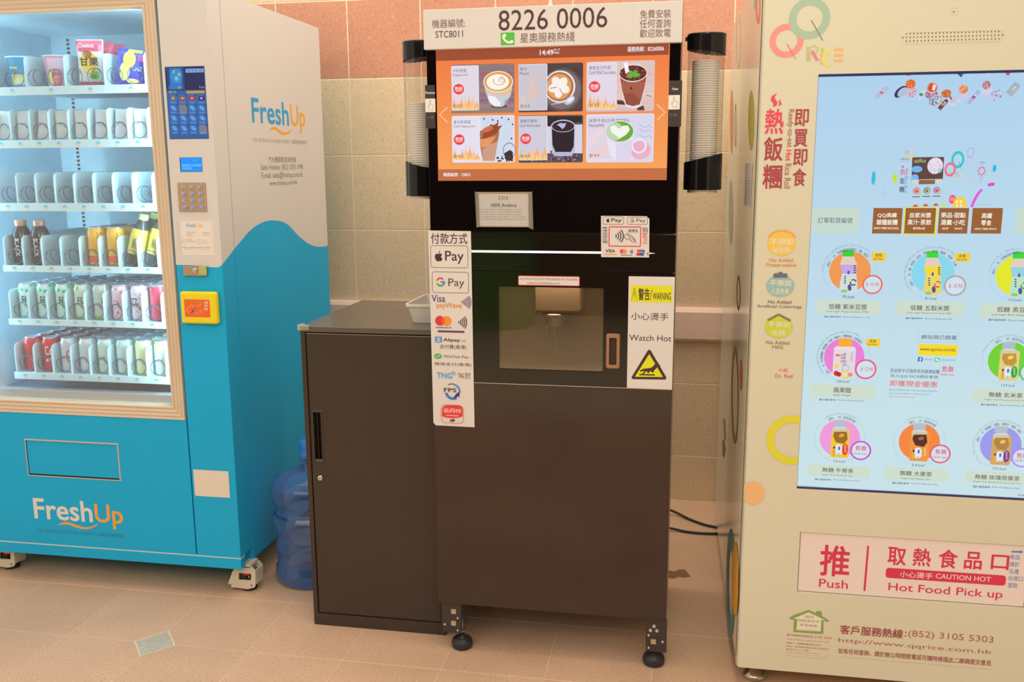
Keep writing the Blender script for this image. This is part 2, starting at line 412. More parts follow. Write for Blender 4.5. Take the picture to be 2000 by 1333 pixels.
mb.box(-.680, 2.566, 1.846, -.042, 3.088, 1.858, M_body).box(-.680, 2.566, .15, -.042, 3.088, .162, M_body)
obj('cabinet_body', mb, cm)
# brewing bay
M_bay = coat('bay_liner', (132, 108, 84), 0.5, 0.4, 0.08)
mb = MB(); bx0, bx1, bz0, bz1 = -.57, -.13, .845, 1.165
mb.box(bx0, 2.86, bz0, bx1, 2.87, bz1, M_bay).box(bx0, 2.57, bz0, bx0 + .006, 2.86, bz1, M_bay).box(bx1 - .006, 2.57, bz0, bx1, 2.86, bz1, M_bay)
mb.box(bx0, 2.57, bz0, bx1, 2.86, bz0 + .008, M_bay).box(bx0, 2.57, bz1 - .008, bx1, 2.86, bz1, M_bay)
bay = obj('brewing_bay', mb, cm)
mb = MB(); P0 = onY(1045, 566, 2.66); P1 = onY(1132, 612, 2.66)
mb.box(P0.x, 2.66, P1.z, P1.x, 2.84, bz1 - .01, M_bay, 0.006); obj('brew_head', mb, bay)
mb = MB(); q = onY(1085, 618, 2.70)
mb.lathe([(.040, .012), (.040, .0), (.030, -.004), (.030, -.024), (.020, -.030)], (q.x, 2.70, q.z), M_steel, 24); obj('nozzle_collar', mb, bay)
mb = MB(); a = onY(1068, 630, 2.70); b = onY(1068, 676, 2.70); mb.tube([a, b], .003, M_steel)
a = onY(1081, 628, 2.70); b = onY(1083, 645, 2.70); c_ = onY(1088, 695, 2.70); mb.tube([a, b], .005, M_steel).tube([b, c_], .003, M_steel); obj('nozzle_tube', mb, bay)
l = bpy.data.lights.new('bay_lamp', 'AREA'); l.shape = 'RECTANGLE'; l.size = .35; l.size_y = .06; l.energy = 2.2; l.color = (1, .85, .65)
lo = bpy.data.objects.new('bay_lamp', l); COL.objects.link(lo); lo.location = (-.35, 2.63, bz1 - .012)

# upper glass panel, the screen, stickers
zt = 1.858; z1 = 1.2665; z2 = 1.162; z3 = .840; z0 = .152
up = obj('upper_panel', MB().box(L_, YC, z1, R_, 2.565, zt, M_blk, .0015), cm)
P_scr = front(YC - .001)
a = Art(P_scr, 0.0)
c1 = (780, 0, .27); c2 = (1080, 0, .285)
u0, v0 = a.uv(851, 93.5); u1, v1 = a.uv(1302, 352)
# picture area: warmer and lighter towards its foot, as the display shows it
m = bpy.data.materials.new('lit_display_orange'); m.use_nodes = True; nt = m.node_tree; p = nt.nodes['Principled BSDF']
p.inputs['Base Color'].default_value = (.01, .01, .01, 1); p.inputs['Roughness'].default_value = .2
tc = nt.nodes.new('ShaderNodeTexCoord'); sp = nt.nodes.new('ShaderNodeSeparateXYZ'); rp = nt.nodes.new('ShaderNodeValToRGB')
nt.links.new(tc.outputs['Generated'], sp.inputs[0]); nt.links.new(sp.outputs['Z'], rp.inputs[0]); nt.links.new(rp.outputs[0], p.inputs['Emission Color'])
rp.color_ramp.elements[0].color = (lin(247), lin(164), lin(92), 1); rp.color_ramp.elements[1].color = (lin(240), lin(118), lin(58), 1); p.inputs['Emission Strength'].default_value = 1
mb = MB(); mb.add([P_scr.xyz(*t) for t in ((u0, v1), (u1, v1), (u1, v0), (u0, v0))], [[0, 1, 2, 3]], m)
scr = obj('display_screen', mb, cm, label='lit orange touch display with six drink pictures')
def art(plane, crop, base=0.0003):
    return Art(plane, base).crop(*crop)
WH = E(245, 240, 248)
a = art(P_scr, c1)
a.crop(0, 0, 1); tb = E(158, 74, 46)
a.rect(851, 93.5, 1306, 107, tb); a.rect(855.5, 331, 1302, 352, E(196, 110, 66))
a.crop(*c1); a.text('14:49', 1016, 362, 1114, 397, WH, .03).text('01-17', 1119, 352, 1163, 366, WH, .02).text('FRI', 1119, 376, 1155, 389, WH, .02)
a.line([(347, 777), (292, 830), (348, 887)], 4, WH); a.text('機器編號：23853', 318, 1250, 512, 1277, WH, .02)
a.crop(*c2); a.line([(712, 715), (768, 770), (712, 825)], 4, WH); a.text('服務熱線：82260006', 512, 320, 760, 349, WH, .02)
a.out('lettering', scr)
def badge(a, x, y, r=38):
    R = E(238, 62, 66); k = []
    for i in range(48):
        t = 2 * pi * i / 48; rr = r * (1.08 if i % 2 else .95); k.append((x + rr * math.cos(t), y + rr * math.sin(t)))
    a.poly(k, R); a.text('熱銷', x - 27, y - 18, x + 27, y + 10, E(255, 225, 225), .03); a.rect(x - 20, y + 13, x + 20, y + 18, E(255, 200, 200))
def flames(a, x0, x1, yb, h, s=1):
    rnd = random.Random(int(x0)); n = 7
    for i in range(n):
        x = x0 + (x1 - x0) * (i + .5) / n; hh = h * rnd.uniform(.45, 1); w = (x1 - x0) / n * .75
        a.poly([(x - w, yb), (x - w * .9, yb - hh * .35), (x - w * .2, yb - hh * .7), (x, yb - hh), (x + w * .25, yb - hh * .6), (x + w * .7, yb - hh * .4), (x + w, yb)], E(*((246, 196, 150) if i % 2 else (243, 178, 130))))
    for i in range(n):
        x = x0 + (x1 - x0) * (i + .2) / n + 6; hh = h * rnd.uniform(.15, .4); w = (x1 - x0) / n * .6
        a.poly([(x - w * .5, yb), (x - w * .3, yb - hh * .6), (x, yb - hh), (x + w * .5, yb - hh * .3), (x + w * .6, yb)], E(250, 214, 110))
def label(a, x0, y0, x1, y1, zh, en, enw, price, hot=None, tint=(226, 216, 230)):
    a.rect(x0, y0, x1, y1, E(*tint), 8)
    if hot: flames(a, x0 + 8, x1 - 4, y1 - 4, (y1 - y0) * .36)
    a.frame(x0, y0, x1, y1, 2.5, E(240, 238, 245), 8)
    T = E(86, 88, 104); a.text(zh, x0 + 10, y0 + 22, x0 + 10 + 25 * len(zh), y0 + 46, T); a.text(en, x0 + 9, y0 + 56, x0 + 9 + enw, y0 + 76, T)
    a.text(price, x0 + 16, y1 - 40, x0 + 80, y1 - 18, T, .01)
    if hot: badge(a, *hot)
def wood(a, x0, y0, x1, y1, base, d, n=9):
    a.rect(x0, y0, x1, y1, E(*base), 14)
    rnd = random.Random(3)
    for i in range(n):
        y = y0 + (y1 - y0) * (i + .6) / n; c = [int(q * rnd.uniform(1 - d, 1 + d)) for q in base]
        a.rect(x0 + 3, y, x1 - 3, y + (y1 - y0) / n * rnd.uniform(.2, .5), E(*[min(255, q) for q in c]))
def steamart(a, name, lab): return a.out('menu_tile', scr, lab)
# 1 cappuccino
a = art(P_scr, c1, .0005); wood(a, 374, 469, 834, 812, (150, 118, 122), .14)
a.ell(722, 770, 60, 12, E(96, 78, 86)); a.poly([(611, 590), (822, 590), (806, 690), (758, 765), (738, 774), (690, 772), (652, 745), (622, 660)], E(206, 204, 208))
a.poly([(612, 600), (640, 640), (700, 665), (760, 660), (820, 610), (808, 680), (760, 690), (680, 690), (625, 660)], E(224, 196, 160))
a.ell(715, 592, 108, 74, E(236, 230, 228)); a.ell(715, 592, 101, 67, E(228, 158, 72)); a.ell(712, 594, 82, 54, E(250, 244, 236))
a.ring(722, 585, 44, 38, E(216, 152, 96), 150, 440, sy=.7); a.ring(740, 578, 24, 20, E(206, 140, 90), 100, 400, sy=.7); a.ring(742, 570, 11, 8, E(206, 140, 90), sy=.8)
a.poly([(640, 690), (690, 700), (735, 745), (725, 768), (680, 765), (650, 730)], E(238, 240, 246)); a.poly([(760, 740), (775, 710), (780, 735), (762, 762)], E(120, 180, 216))
label(a, 376, 478, 578, 798, '卡布奇諾', 'Cappuccino', 112, '$13.5', (430, 646)); steamart(a, 0, 'cappuccino picture')
# 2 mocha
a = art(P_scr, c1, .0005); wood(a, 860, 464, 1327, 806, (80, 64, 66), .25, 12)
a.disc(1176, 650, 152, E(96, 80, 80)); a.disc(1176, 650, 136, E(124, 108, 108)); a.disc(1160, 628, 113, E(232, 226, 226)); a.disc(1158, 628, 101, E(176, 96, 40)); a.disc(1156, 628, 90, E(220, 160, 100))
for t in range(5): a.ell(1156 + 42 * math.cos(t * 1.257 + .4), 628 + 42 * math.sin(t * 1.257 + .4), 37, 30, E(248, 240, 236), -math.degrees(t * 1.257 + .4))
a.disc(1156, 628, 24, E(248, 240, 236)); a.line([(1090, 640), (1140, 632)], 5, E(190, 110, 60)); a.line([(1180, 680), (1160, 640)], 5, E(190, 110, 60))
a.ell(1232, 727, 42, 24, E(190, 196, 220), 35); a.ell(1236, 722, 28, 13, E(232, 234, 248), 35); a.line([(1100, 755), (1190, 742)], 8, E(176, 176, 196))
label(a, 862, 466, 1071, 798, '摩卡', 'Mocha', 66, '$14.5', None, (204, 198, 210))
a.poly([(930, 680), (960, 540), (985, 530), (998, 560), (975, 620), (1015, 650), (985, 720), (940, 730)], E(222, 196, 186)); a.poly([(870, 690), (905, 700), (930, 770), (880, 780)], E(222, 200, 190))
steamart(a, 0, 'mocha picture')
# 3 chocolate
a = art(P_scr, c2, .0005); wood(a, 230, 424, 692, 760, (222, 196, 190), .05, 7)
a.poly([(440, 685), (480, 690), (500, 720), (440, 715)], E(90, 52, 46)); a.poly([(580, 740), (620, 722), (628, 757), (575, 757)], E(96, 58, 50)); a.poly([(640, 650), (680, 660), (676, 664), (640, 656)], E(150, 100, 90))
a.poly([(450, 495), (648, 495), (632, 600), (598, 730), (548, 744), (498, 730), (470, 620)], E(236, 222, 218)); a.poly([(455, 505), (644, 505), (628, 600), (595, 716), (548, 728), (502, 716), (474, 620)], E(146, 76, 60))
a.poly([(464, 560), (636, 560), (626, 600), (604, 690), (550, 640), (480, 640)], E(168, 92, 74)); a.ell(549, 500, 99, 62, E(230, 212, 208)); a.ell(549, 502, 92, 52, E(92, 42, 34))
rnd = random.Random(2)
for i in range(70): t = rnd.uniform(0, 6.28); q = rnd.random() ** .5; a.ell(549 + 86 * q * math.cos(t), 500 + 45 * q * math.sin(t), 7, 5, E(*rnd.choice([(128, 66, 52), (70, 30, 26), (160, 86, 66)])))
a.poly([(484, 430), (512, 430), (524, 500), (498, 505)], E(246, 244, 250)); a.disc(520, 512, 17, E(214, 60, 50))
for r in (-75, -20, 35, 90): a.ell(552 + 22 * math.cos(math.radians(r + 90)), 522 - 22 * math.sin(math.radians(r + 90)) * .9, 13, 24, E(96, 176, 62), r)
a.disc(536, 606, 8, E(80, 40, 34))
label(a, 236, 432, 434, 750, '凍朱古力牛奶', 'Cold MilkChocolate', 184, '$12.5', (286, 596)); steamart(a, 0, 'iced chocolate picture')
# 4 cold cappuccino
a = art(P_scr, c1, .0005); a.rect(379, 840, 835, 1175, E(222, 226, 240), 14); a.poly([(590, 845), (825, 850), (825, 1090), (720, 1140), (600, 1100)], E(208, 218, 236))
a.poly([(582, 950), (640, 915), (665, 940), (720, 930), (722, 970), (700, 1100), (690, 1165), (605, 1165), (585, 1060)], E(176, 112, 84)); a.poly([(600, 1080), (712, 1020), (690, 1165), (605, 1165)], E(206, 156, 132))
a.poly([(640, 930), (660, 900), (685, 905), (720, 880), (712, 915), (745, 905), (725, 935), (705, 965), (650, 990), (600, 1010), (610, 960)], E(156, 72, 40)); a.poly([(585, 1010), (640, 1000), (700, 985), (650, 1060), (590, 1070)], E(232, 150, 96)); a.ell(640, 935, 40, 18, E(206, 112, 70), 20)
for x, y in ((612, 860), (676, 868), (712, 876), (790, 864), (820, 900), (812, 1003), (742, 852)): a.ell(x, y, 5, 7, E(40, 34, 44), 30)
a.ring(795, 1090, 46, 41, E(120, 128, 150), sy=1.2); a.poly([(758, 1110), (800, 1085), (822, 1100), (820, 1165), (770, 1160)], E(58, 48, 54))
rnd = random.Random(5)
for i in range(26): a.ell(rnd.uniform(700, 825), rnd.uniform(1130, 1166), 7, 5, E(*rnd.choice([(80, 50, 46), (50, 34, 36), (110, 70, 60)])), rnd.uniform(0, 90))
label(a, 382, 850, 584, 1162, '凍卡布奇諾', 'Cold Cappuccino', 158, '$14.5', (434, 1011), (228, 222, 238)); steamart(a, 0, 'iced cappuccino picture')
# 5 americano
a = art(P_scr, c1, .0005); a.rect(860, 838, 1327, 1175, E(84, 76, 82), 14); a.poly([(862, 915), (1325, 900), (1325, 1110), (862, 1110)], E(214, 210, 226)); a.poly([(1070, 842), (1320, 842), (1320, 880), (1256, 890), (1256, 915), (1070, 915)], E(44, 36, 42))
rnd = random.Random(6)
for i in range(130): a.st = 8e-6; a.ell(rnd.uniform(905, 1290), 1165 - abs(rnd.gauss(0, 32)), 9, 6.5, E(*rnd.choice([(120, 90, 110), (84, 60, 80), (64, 44, 62), (150, 120, 140)])), rnd.uniform(0, 180), n=10)
a.poly([(1098, 900), (1272, 900), (1268, 1090), (1250, 1130), (1120, 1130), (1104, 1080)], E(178, 184, 214)); a.poly([(1103, 905), (1267, 905), (1262, 1060), (1240, 1100), (1130, 1100), (1108, 1050)], E(42, 30, 38))
a.ell(1185, 912, 86, 44, E(196, 200, 222)); a.ell(1185, 914, 80, 38, E(56, 34, 44)); a.poly([(1140, 905), (1165, 890), (1190, 895), (1206, 888), (1200, 915), (1180, 935), (1160, 915)], E(180, 186, 222))
a.st = 3e-5; label(a, 862, 842, 1071, 1160, '凍美式咖啡', 'Cold Americano', 150, '$14.5', (915, 1005), (206, 204, 220)); steamart(a, 0, 'iced americano picture')
# 6 matcha
a = art(P_scr, c2, .0005); a.rect(229, 784, 688, 1112, E(226, 216, 232), 14); a.poly([(430, 790), (680, 790), (680, 1100), (560, 1108)], E(216, 214, 234))
for y in (850, 880, 920): a.line([(590, y), (625, y + 25), (660, y + 10), (682, y + 30)], 4, E(170, 168, 200))
a.ell(600, 1030, 70, 62, E(234, 176, 200))
label(a, 236, 794, 430, 1096, '抹茶牛奶(日本源材料)', 'MatchaMilk', 108, '$14.5', None, (222, 212, 230))
a.poly([(240, 1090), (280, 1020), (350, 990), (390, 1010), (370, 1060), (330, 1090)], E(236, 208, 210)); a.poly([(240, 930), (330, 880), (350, 900), (300, 980), (240, 1030)], E(234, 214, 222))
a.ring(590, 1000, 52, 40, E(236, 234, 246)); a.poly([(357, 900), (556, 915), (548, 1000), (512, 1108), (440, 1108), (390, 1060)], E(232, 226, 242)); a.poly([(430, 960), (548, 960), (536, 1050), (510, 1106), (434, 1106)], E(222, 212, 234))
a.ell(458, 902, 100, 76, E(222, 224, 232)); a.ell(458, 902, 92, 68, E(110, 172, 56)); a.ell(425, 902, 60, 60, E(190, 214, 176)); a.poly([(458, 950), (400, 905), (392, 870), (420, 858), (456, 885), (480, 862), (515, 862), (528, 890), (500, 925)], E(240, 246, 236))
steamart(a, 0, 'matcha latte picture')

# header board with the hotline number
P_h = front(2.527); h0 = onY(826, 19.4, 2.527); h1 = onY(1332, 82.5, 2.527)
hb = obj('hotline_board', MB().box(h0.x, 2.527, h1.z, h1.x, 2.545, h0.z, M_white, .0015), cm, label='white board with the hotline number across the top')
a = art(P_h, c1); D = C(74, 40, 44); D2 = C(120, 84, 78)
a.text('機器編號:', 235, 142, 476, 196, D2).text('STC8011', 261, 226, 461, 268, D)
a.crop(0, 0, 1).text('8226 0006', 973.6, 20.5, 1186, 53.5, D, .0)
a.crop(*c1).rect(733, 237, 833, 325, C(76, 178, 44), 3); a.line([(752, 258), (752, 275), (768, 296), (790, 308), (810, 306)], 15, C(240, 238, 225)); a.disc(760, 258, 13, C(240, 238, 225)); a.ell(812, 302, 14, 11, C(240, 238, 225)); a.ell(756, 262, 9, 12, C(240, 238, 225))
a.crop(0, 0, 1).text('星奧服務熱綫', 1016, 65, 1122.5, 80.5, D2)
a.crop(*c2).text('免費安裝', 597, 70, 808, 121, D2).text('任何查詢', 595, 134, 807, 187, D2).text('歡迎致電', 595, 202, 807, 252, D2)
a.line([(549, 25), (549, 298)], 1.5, C(214, 196, 176))
a.out('lettering', hb)
# white cable stub on top
mb = MB(); q = onY(1075, 9, 2.60); mb.lathe([(.016, 0), (.016, .003), (.007, .006), (.006, .016), (.004, .018), (.004, .12)], (q.x, 2.60, 1.858), M_white, 20); obj('cable_gland', mb, cm)
# little page stickers beside the screen
def page(crop_, r, w, word, wr, zh, zr):
    a = art(P_scr, crop_); a.rect(*r, C(52, 42, 38)); a.rect(*w, C(232, 218, 200)); a.text(word, *wr, C(230, 215, 200), .02); a.text(zh, *zr, C(150, 125, 110))
    cx, cy, k = (w[0] + w[2]) / 2, (w[1] + w[3]) / 2, (w[2] - w[0]) / 76
    P = [(-6, 2), (-6, -34), (-1, -38), (4, -34), (4, -6), (20, -2), (24, 6), (20, 24), (16, 34), (-8, 34), (-12, 22), (-20, 8), (-18, 2), (-12, 4), (-6, 12)]
    a.line([(cx + x * k, cy + y * k) for x, y in P] + [(cx - 6 * k, cy + 2 * k)], 2.2, C(80, 55, 45)); a.out('page_sticker', cm, 'dark sticker reading ' + word)
page(c1, (185, 617, 262, 930), (187, 715, 262, 811), 'Previous', (189, 662, 258, 680), '上一頁', (200, 842, 245, 858))
page(c2, (797, 553, 878, 868), (793, 653, 868, 750), 'Next', (818, 600, 858, 618), '下一頁', (800, 780, 847, 797))
# SOE card in its clear sleeve
P_card = front(2.540); c3 = (780, 360, .195)
a = art(P_card, c3); q0 = a.uv(776, 78); q1 = a.uv(1320, 432)
mb = MB(); mb.box(q0[0], 2.5405, q1[1], q1[0], 2.5445, q0[1], C(176, 146, 100)); cardo = obj('notice_card', mb, cm, label='small card reading 100% Arabica in a clear sleeve')
a = art(P_card, c3, .0002); a.poly([(790, 96), (1293, 96), (1296, 424), (806, 418)], M_paper); k = C(88, 68, 62)
a.text('S.O.E .', 993, 120, 1108, 153, k, .01).text('100% Arabica', 917, 193, 1174, 228, k, .02)
F = C(150, 120, 112)
for i, t in enumerate(('Arabica 豆為原始品種之一,酸度適中,香味豐富,Robusta 口感較苦,', '咖啡因含量( 100% 及 50% )之間,選用優質豆種,品質穩定可靠', 'Arabica 種植於高海拔地區,成熟期較長,香氣濃郁 (Arabica 產量較少)。', 'Arabica 豆質優良香味濃,口感柔滑細緻順口,入口回甘,令人陶醉回味', '不添加任何香精色素,保留咖啡最原始的風味,每杯即磨現沖')):
    a.text(t, 806, 249 + 24.5 * i, 1235 + (i > 2) * 30, 263 + 24.5 * i, F)
a.out('lettering', cardo)
M_sleeve, _ = clear('clear_sleeve', (.9, .9, .9), .25, .1, .25, (.8, .75, .68))
mb = MB()
for pts in ([(757, 70), (795, 92), (805, 422), (775, 436)], [(1293, 80), (1333, 72), (1344, 455), (1298, 438)]):
    w = [P_card.xyz(*a.uv(*p), .003) for p in pts]; mb.prism(w, (0, .0006, 0), M_sleeve)
mb.prism([P_card.xyz(*a.uv(*p), .002) for p in [(795, 76), (1300, 76), (1300, 436), (795, 430)]], (0, .0003, 0), clear('clear_film', (.96, .96, .96), .04, .1)[0])
obj('clear_sleeve', mb, cardo)

# middle panel with the light bar
mid = obj('middle_panel', MB().box(L_, YC + .001, z2, R_, 2.565, z1 - .0015, M_door, .001), cm)
q0 = onY(921, 488.5, YC); q1 = onY(1280, 497.5, YC)
M_bar = bpy.data.materials.new('lit_strip'); M_bar.use_nodes = True; nt = M_bar.node_tree; p = nt.nodes['Principled BSDF']
tc = nt.nodes.new('ShaderNodeTexCoord'); sp = nt.nodes.new('ShaderNodeSeparateXYZ'); rp = nt.nodes.new('ShaderNodeValToRGB'); nt.links.new(tc.outputs['Generated'], sp.inputs[0]); nt.links.new(sp.outputs['X'], rp.inputs[0]); nt.links.new(rp.outputs[0], p.inputs['Emission Color'])
el = rp.color_ramp.elements; el[0].color = (.6, .53, .45, 1); el[0].position = .2; el[1].color = (.6, .53, .45, 1); el[1].position = .55
for ps, c in ((.33, (.55, .5, .9, 1)), (.375, (1, 1, 1.2, 1)), (.42, (.6, .55, 1, 1))): e = el.new(ps); e.color = c
p.inputs['Emission Strength'].default_value = 1.0
mb = MB(); zb = (q0.z + q1.z) / 2
mb.prism([(q0.x, YC, zb + .003), (q0.x, YC, zb - .003), (q1.x - .03, YC, zb - .003), (q1.x, YC, zb - .0006), (q1.x - .03, YC, zb + .003)], (0, -.0015, 0), M_bar); obj('light_strip', mb, mid)

# service door with its window
dx0, dx1 = onY(925, 640, YC).x, R_
w0 = onY(973, 560, YC); w1 = onY(1177, 728, YC)
mb = MB()
mb.box(dx0, YC, z3 + .0015, w0.x, 2.562, z2 - .0015, M_door).box(w1.x, YC, z3 + .0015, dx1, 2.562, z2 - .0015, M_door)
mb.box(w0.x, YC, z3 + .0015, w1.x, 2.562, w1.z, M_door).box(w0.x, YC, w0.z, w1.x, 2.562, z2 - .0015, M_door)
door = obj('service_door', mb, cm)
M_win, _ = clear('smoked_glass', (.62, .56, .46), .10, .02, .06, (.45, .36, .26))
obj('window_glass', MB().box(w0.x, 2.550, w1.z, w1.x, 2.554, w0.z, M_win), door)
# left stile under the payment strip
obj('left_stile', MB().box(L_, YC + .0005, z3, dx0 - .0015, 2.565, z2, M_low), cm)
# brown handle ring
a = Art(front(YC)); hx0, hv0 = a.uv(1184, 651.5); hx1, hv1 = a.uv(1210.5, 720.5)
def rr(x0, z0_, x1, z1_, r, y, n=5):
    out = []
    for cx, cz, t in ((x1 - r, z1_ - r, 0), (x0 + r, z1_ - r, 90), (x0 + r, z0_ + r, 180), (x1 - r, z0_ + r, 270)):
        for i in range(n): w = math.radians(t + i * 90 / (n - 1)); out.append((cx + r * math.cos(w), y, cz + r * math.sin(w)))
    return out
M_han = coat('brown_plastic', (160, 112, 78), 0.4, 0.4, 0.05)
def ringplate(mb, o, i, y0, y1, r, ri, mat, floor_mat=None, fy=None):
    A = rr(*o, r, y0); B = rr(*[o[0] + .002, o[1] + .002, o[2] - .002, o[3] - .002], r, y1); Cc = rr(*i, ri, y1); Dd = rr(*i, ri, y0); n = len(A)
    f = []
    for k in range(3): f += [[k * n + j, k * n + (j + 1) % n, (k + 1) * n + (j + 1) % n, (k + 1) * n + j] for j in range(n)]
    mb.add(A + B + Cc + Dd, f, mat)
    if floor_mat: mb.add(rr(*i, ri, fy), [list(range(n))], floor_mat)
mb = MB(); ringplate(mb, (hx0, hv1, hx1, hv0), (hx0 + .009, hv1 + .011, hx1 - .009, hv0 - .011), YC, YC - .008, .006, .003, M_han, C(60, 36, 26), YC - .001)
obj('pull_handle', mb, door)
# red edged notice on the door
P_d = front(YC - .0005); a = art(P_d, c3, .0)
a.crop(0, 0, 1); nx0, nv0 = a.uv(1012, 538.5); nx1, nv1 = a.uv(1132, 559.5)
nt_ = obj('door_notice', MB().prism(rr(nx0, nv1, nx1, nv0, .003, YC - .0006), (0, .0006, 0), C(226, 62, 58)), door, label='thin notice with a red border')
a = art(front(YC - .0006), (0, 0, 1), .0001); a.rect(1013.2, 539.8, 1130.8, 558.2, M_paper, 1.5)
a.text('請注意:飲品的製造完成後門鎖會自動解開(3秒)之後自動關閉', 1015.5, 542.5, 1128, 549.5, C(120, 80, 74)).text('如需要任何查詢,請致電熱線82260006', 1029, 551, 1093, 556.5, C(120, 80, 74)); a.out('lettering', nt_)

# lower panel
low = obj('lower_panel', MB().box(L_, YC, z0, R_, 2.563, z3 - .0015, M_low, .001), cm)
obj('trim_strip', MB().box(dx0, YC - .0015, z3 - .0018, R_, YC + .004, z3 + .0002, M_chrome), cm)
# side profile strips that frame the glass on the right
obj('edge_profile', MB().box(R_ + .0002, YC + .002, z0 + .02, R_ + .003, 2.60, zt, C(120, 96, 74)), cm)

# warning board
c5 = (1080, 380, .315); wy = YC - .0012; a = art(front(wy), c5, .0002)
q0 = a.uv(470, 508); q1 = a.uv(738, 1210)
wb = obj('warning_sign', MB().box(q0[0], wy, q1[1], q1[0], YC - .0001, q0[1], M_paper), door, label='white warning sign reading Watch Hot')
Yw = C(222, 212, 20); K = C(70, 42, 40)
a.rect(484, 564, 738, 672, Yw); a.line([(505, 580), (488, 655), (522, 655), (505, 580)], 2.5, K); a.line([(505, 605), (505, 640)], 3, K)
a.text('警告', 530, 582, 600, 658, K, .03).line([(603, 656), (615, 588)], 3.5, K).text('WARNING', 620, 608, 731, 655, K, .02)
a.text('小心燙手', 485, 732, 716, 783, K).text('Watch Hot', 474, 870, 733, 913, K)
a.poly([(588, 968), (597, 962), (606, 968), (703, 1134), (701, 1146), (694, 1149), (497, 1146), (488, 1142), (488, 1132)], K)
a.poly([(597, 990), (682, 1133), (508, 1131)], Yw)
a.line([(535, 1118), (632, 1120)], 9, K); a.poly([(540, 1092), (560, 1082), (610, 1075), (640, 1045), (655, 1065), (630, 1090), (620, 1108), (604, 1096), (590, 1112), (580, 1096), (560, 1116), (552, 1112), (570, 1096), (540, 1100)], K)
a.poly([(636, 1048), (648, 1038), (668, 1068), (652, 1070)], K)
a.out('lettering', wb)
# contactless card sticker across the seam
py_ = YC - .0030; a = art(front(py_), c5, .0002)
pts = [(298, 133), (580, 135), (598, 153), (596, 391), (299, 389)]
cs = obj('contactless_sticker', MB().prism([front(py_).xyz(*a.uv(*p)) for p in pts], (0, .0016, 0), M_paper), cm, label='square white sticker for contactless card payment')
Rd = C(222, 56, 72); Kk = C(66, 34, 44)
a.frame(311, 138, 439, 187, 2.5, INK2, 8).frame(462, 140, 586, 188, 2.5, INK2, 8)
def apple(a, x, y, s, m):
    P = [(-.05, -.25), (.12, -.33), (.33, -.28), (.42, -.18), (.28, -.02), (.28, .12), (.45, .27), (.35, .48), (.2, .6), (.04, .55), (-.12, .6), (-.3, .45), (-.42, .18), (-.42, -.08), (-.3, -.27), (-.16, -.3)]
    a.poly([(x + p[0] * s, y + p[1] * s) for p in P], m); a.poly([(x - .02 * s, y - .34 * s), (x + .02 * s, y - .5 * s), (x + .18 * s, y - .62 * s), (x + .14 * s, y - .44 * s)], m)
def glogo(a, x, y, r, w):
    q = r - w; a.ring(x, y, r, q, C(214, 66, 52), 45, 155, 16); a.ring(x, y, r, q, C(238, 186, 40), 155, 205, 10); a.ring(x, y, r, q, C(60, 150, 80), 205, 310, 16); a.ring(x, y, r, q, C(70, 110, 200), 310, 352, 10)
    a.rect(x, y - w * .5, x + r, y + w * .5, C(70, 110, 200))
def waves(a, x, y, r, n, w, m, span=42):
    for i in range(n): q = r * (i + 1) / n; a.ring(x, y, q + w / 2, q - w / 2, m, -span, span, 14)
apple(a, 341, 160, 24, Kk); a.text('Pay', 362, 148, 427, 177, Kk, .02); glogo(a, 491, 162, 13, 5); a.text('Pay', 518, 150, 573, 178, INK2)
a.frame(346, 198, 545, 325, 6, Rd); waves(a, 378, 258, 58, 4, 6, Kk); a.text('感應區', 467, 215, 527, 236, INK2)
a.line([(440, 262), (458, 240), (500, 266), (512, 290)], 3, Kk); a.line([(440, 262), (462, 282), (470, 275), (488, 290), (500, 300)], 3, Kk); a.line([(462, 250), (478, 268), (495, 275), (516, 300)], 3, Kk)
for i, ch in enumerate('等待完成交易'): a.text(ch, 306, 200 + 17.5 * i, 338, 215 + 17.5 * i, INK2)
a.text('拍', 555, 203, 587, 235, INK2)
for i, ch in enumerate('緊貼卡位'): a.text(ch, 556, 240 + 17.5 * i, 586, 255 + 17.5 * i, Rd)
a.text('VISA', 327, 340, 385, 360, Kk, .03).rect(314, 369, 396, 375, C(236, 150, 80)); a.disc(428, 353, 13, C(222, 60, 50)).disc(445, 353, 13, C(236, 140, 50)); a.rect(421, 375, 489, 379, C(110, 60, 110)); waves(a, 474, 355, 20, 4, 2.5, Kk)
a.poly([(524, 342), (550, 344), (540, 380), (516, 378)], C(200, 60, 70)).poly([(545, 343), (570, 345), (562, 380), (536, 380)], C(60, 90, 140)); a.text('UnionPay', 520, 353, 562, 364, C(240, 230, 220), .02); waves(a, 578, 368, 14, 3, 2, INK2)
a.out('lettering', cs)

# payment strip
ps_y = YC - .0018; a = art(front(ps_y), c3, .0002); c4 = (780, 600, .195)
PX = [(836, 450.5), (919.6, 451.8), (926.8, 835.2), (851, 831.2), (846.6, 826), (841, 620)]
strip = obj('payment_strip', MB().prism([front(ps_y).xyz(*front(ps_y).uv(*p)) for p in PX], (0, .0012, 0), M_paper), cm, label='long white paper strip listing the ways to pay')
a.text('付款方式', 315, 488, 682, 600, C(74, 34, 48), .015); a.frame(310, 613, 690, 842, 4.5, C(96, 56, 66), 24); apple(a, 393, 722, 88, C(74, 30, 46)); a.text('Pay', 457, 668, 645, 800, C(74, 30, 46), .01)
a.frame(325, 876, 697, 1095, 4.5, C(96, 56, 66), 24); glogo(a, 413, 980, 45, 16); a.text('Pay', 490, 945, 653, 1048, C(96, 60, 70)); 
a.text('Visa', 322, 1108, 460, 1182, C(96, 50, 110), .015).text('payWave', 373, 1184, 625, 1258, C(222, 130, 60), .015); waves(a, 612, 1182, 104, 7, 7, C(96, 50, 110), 36)
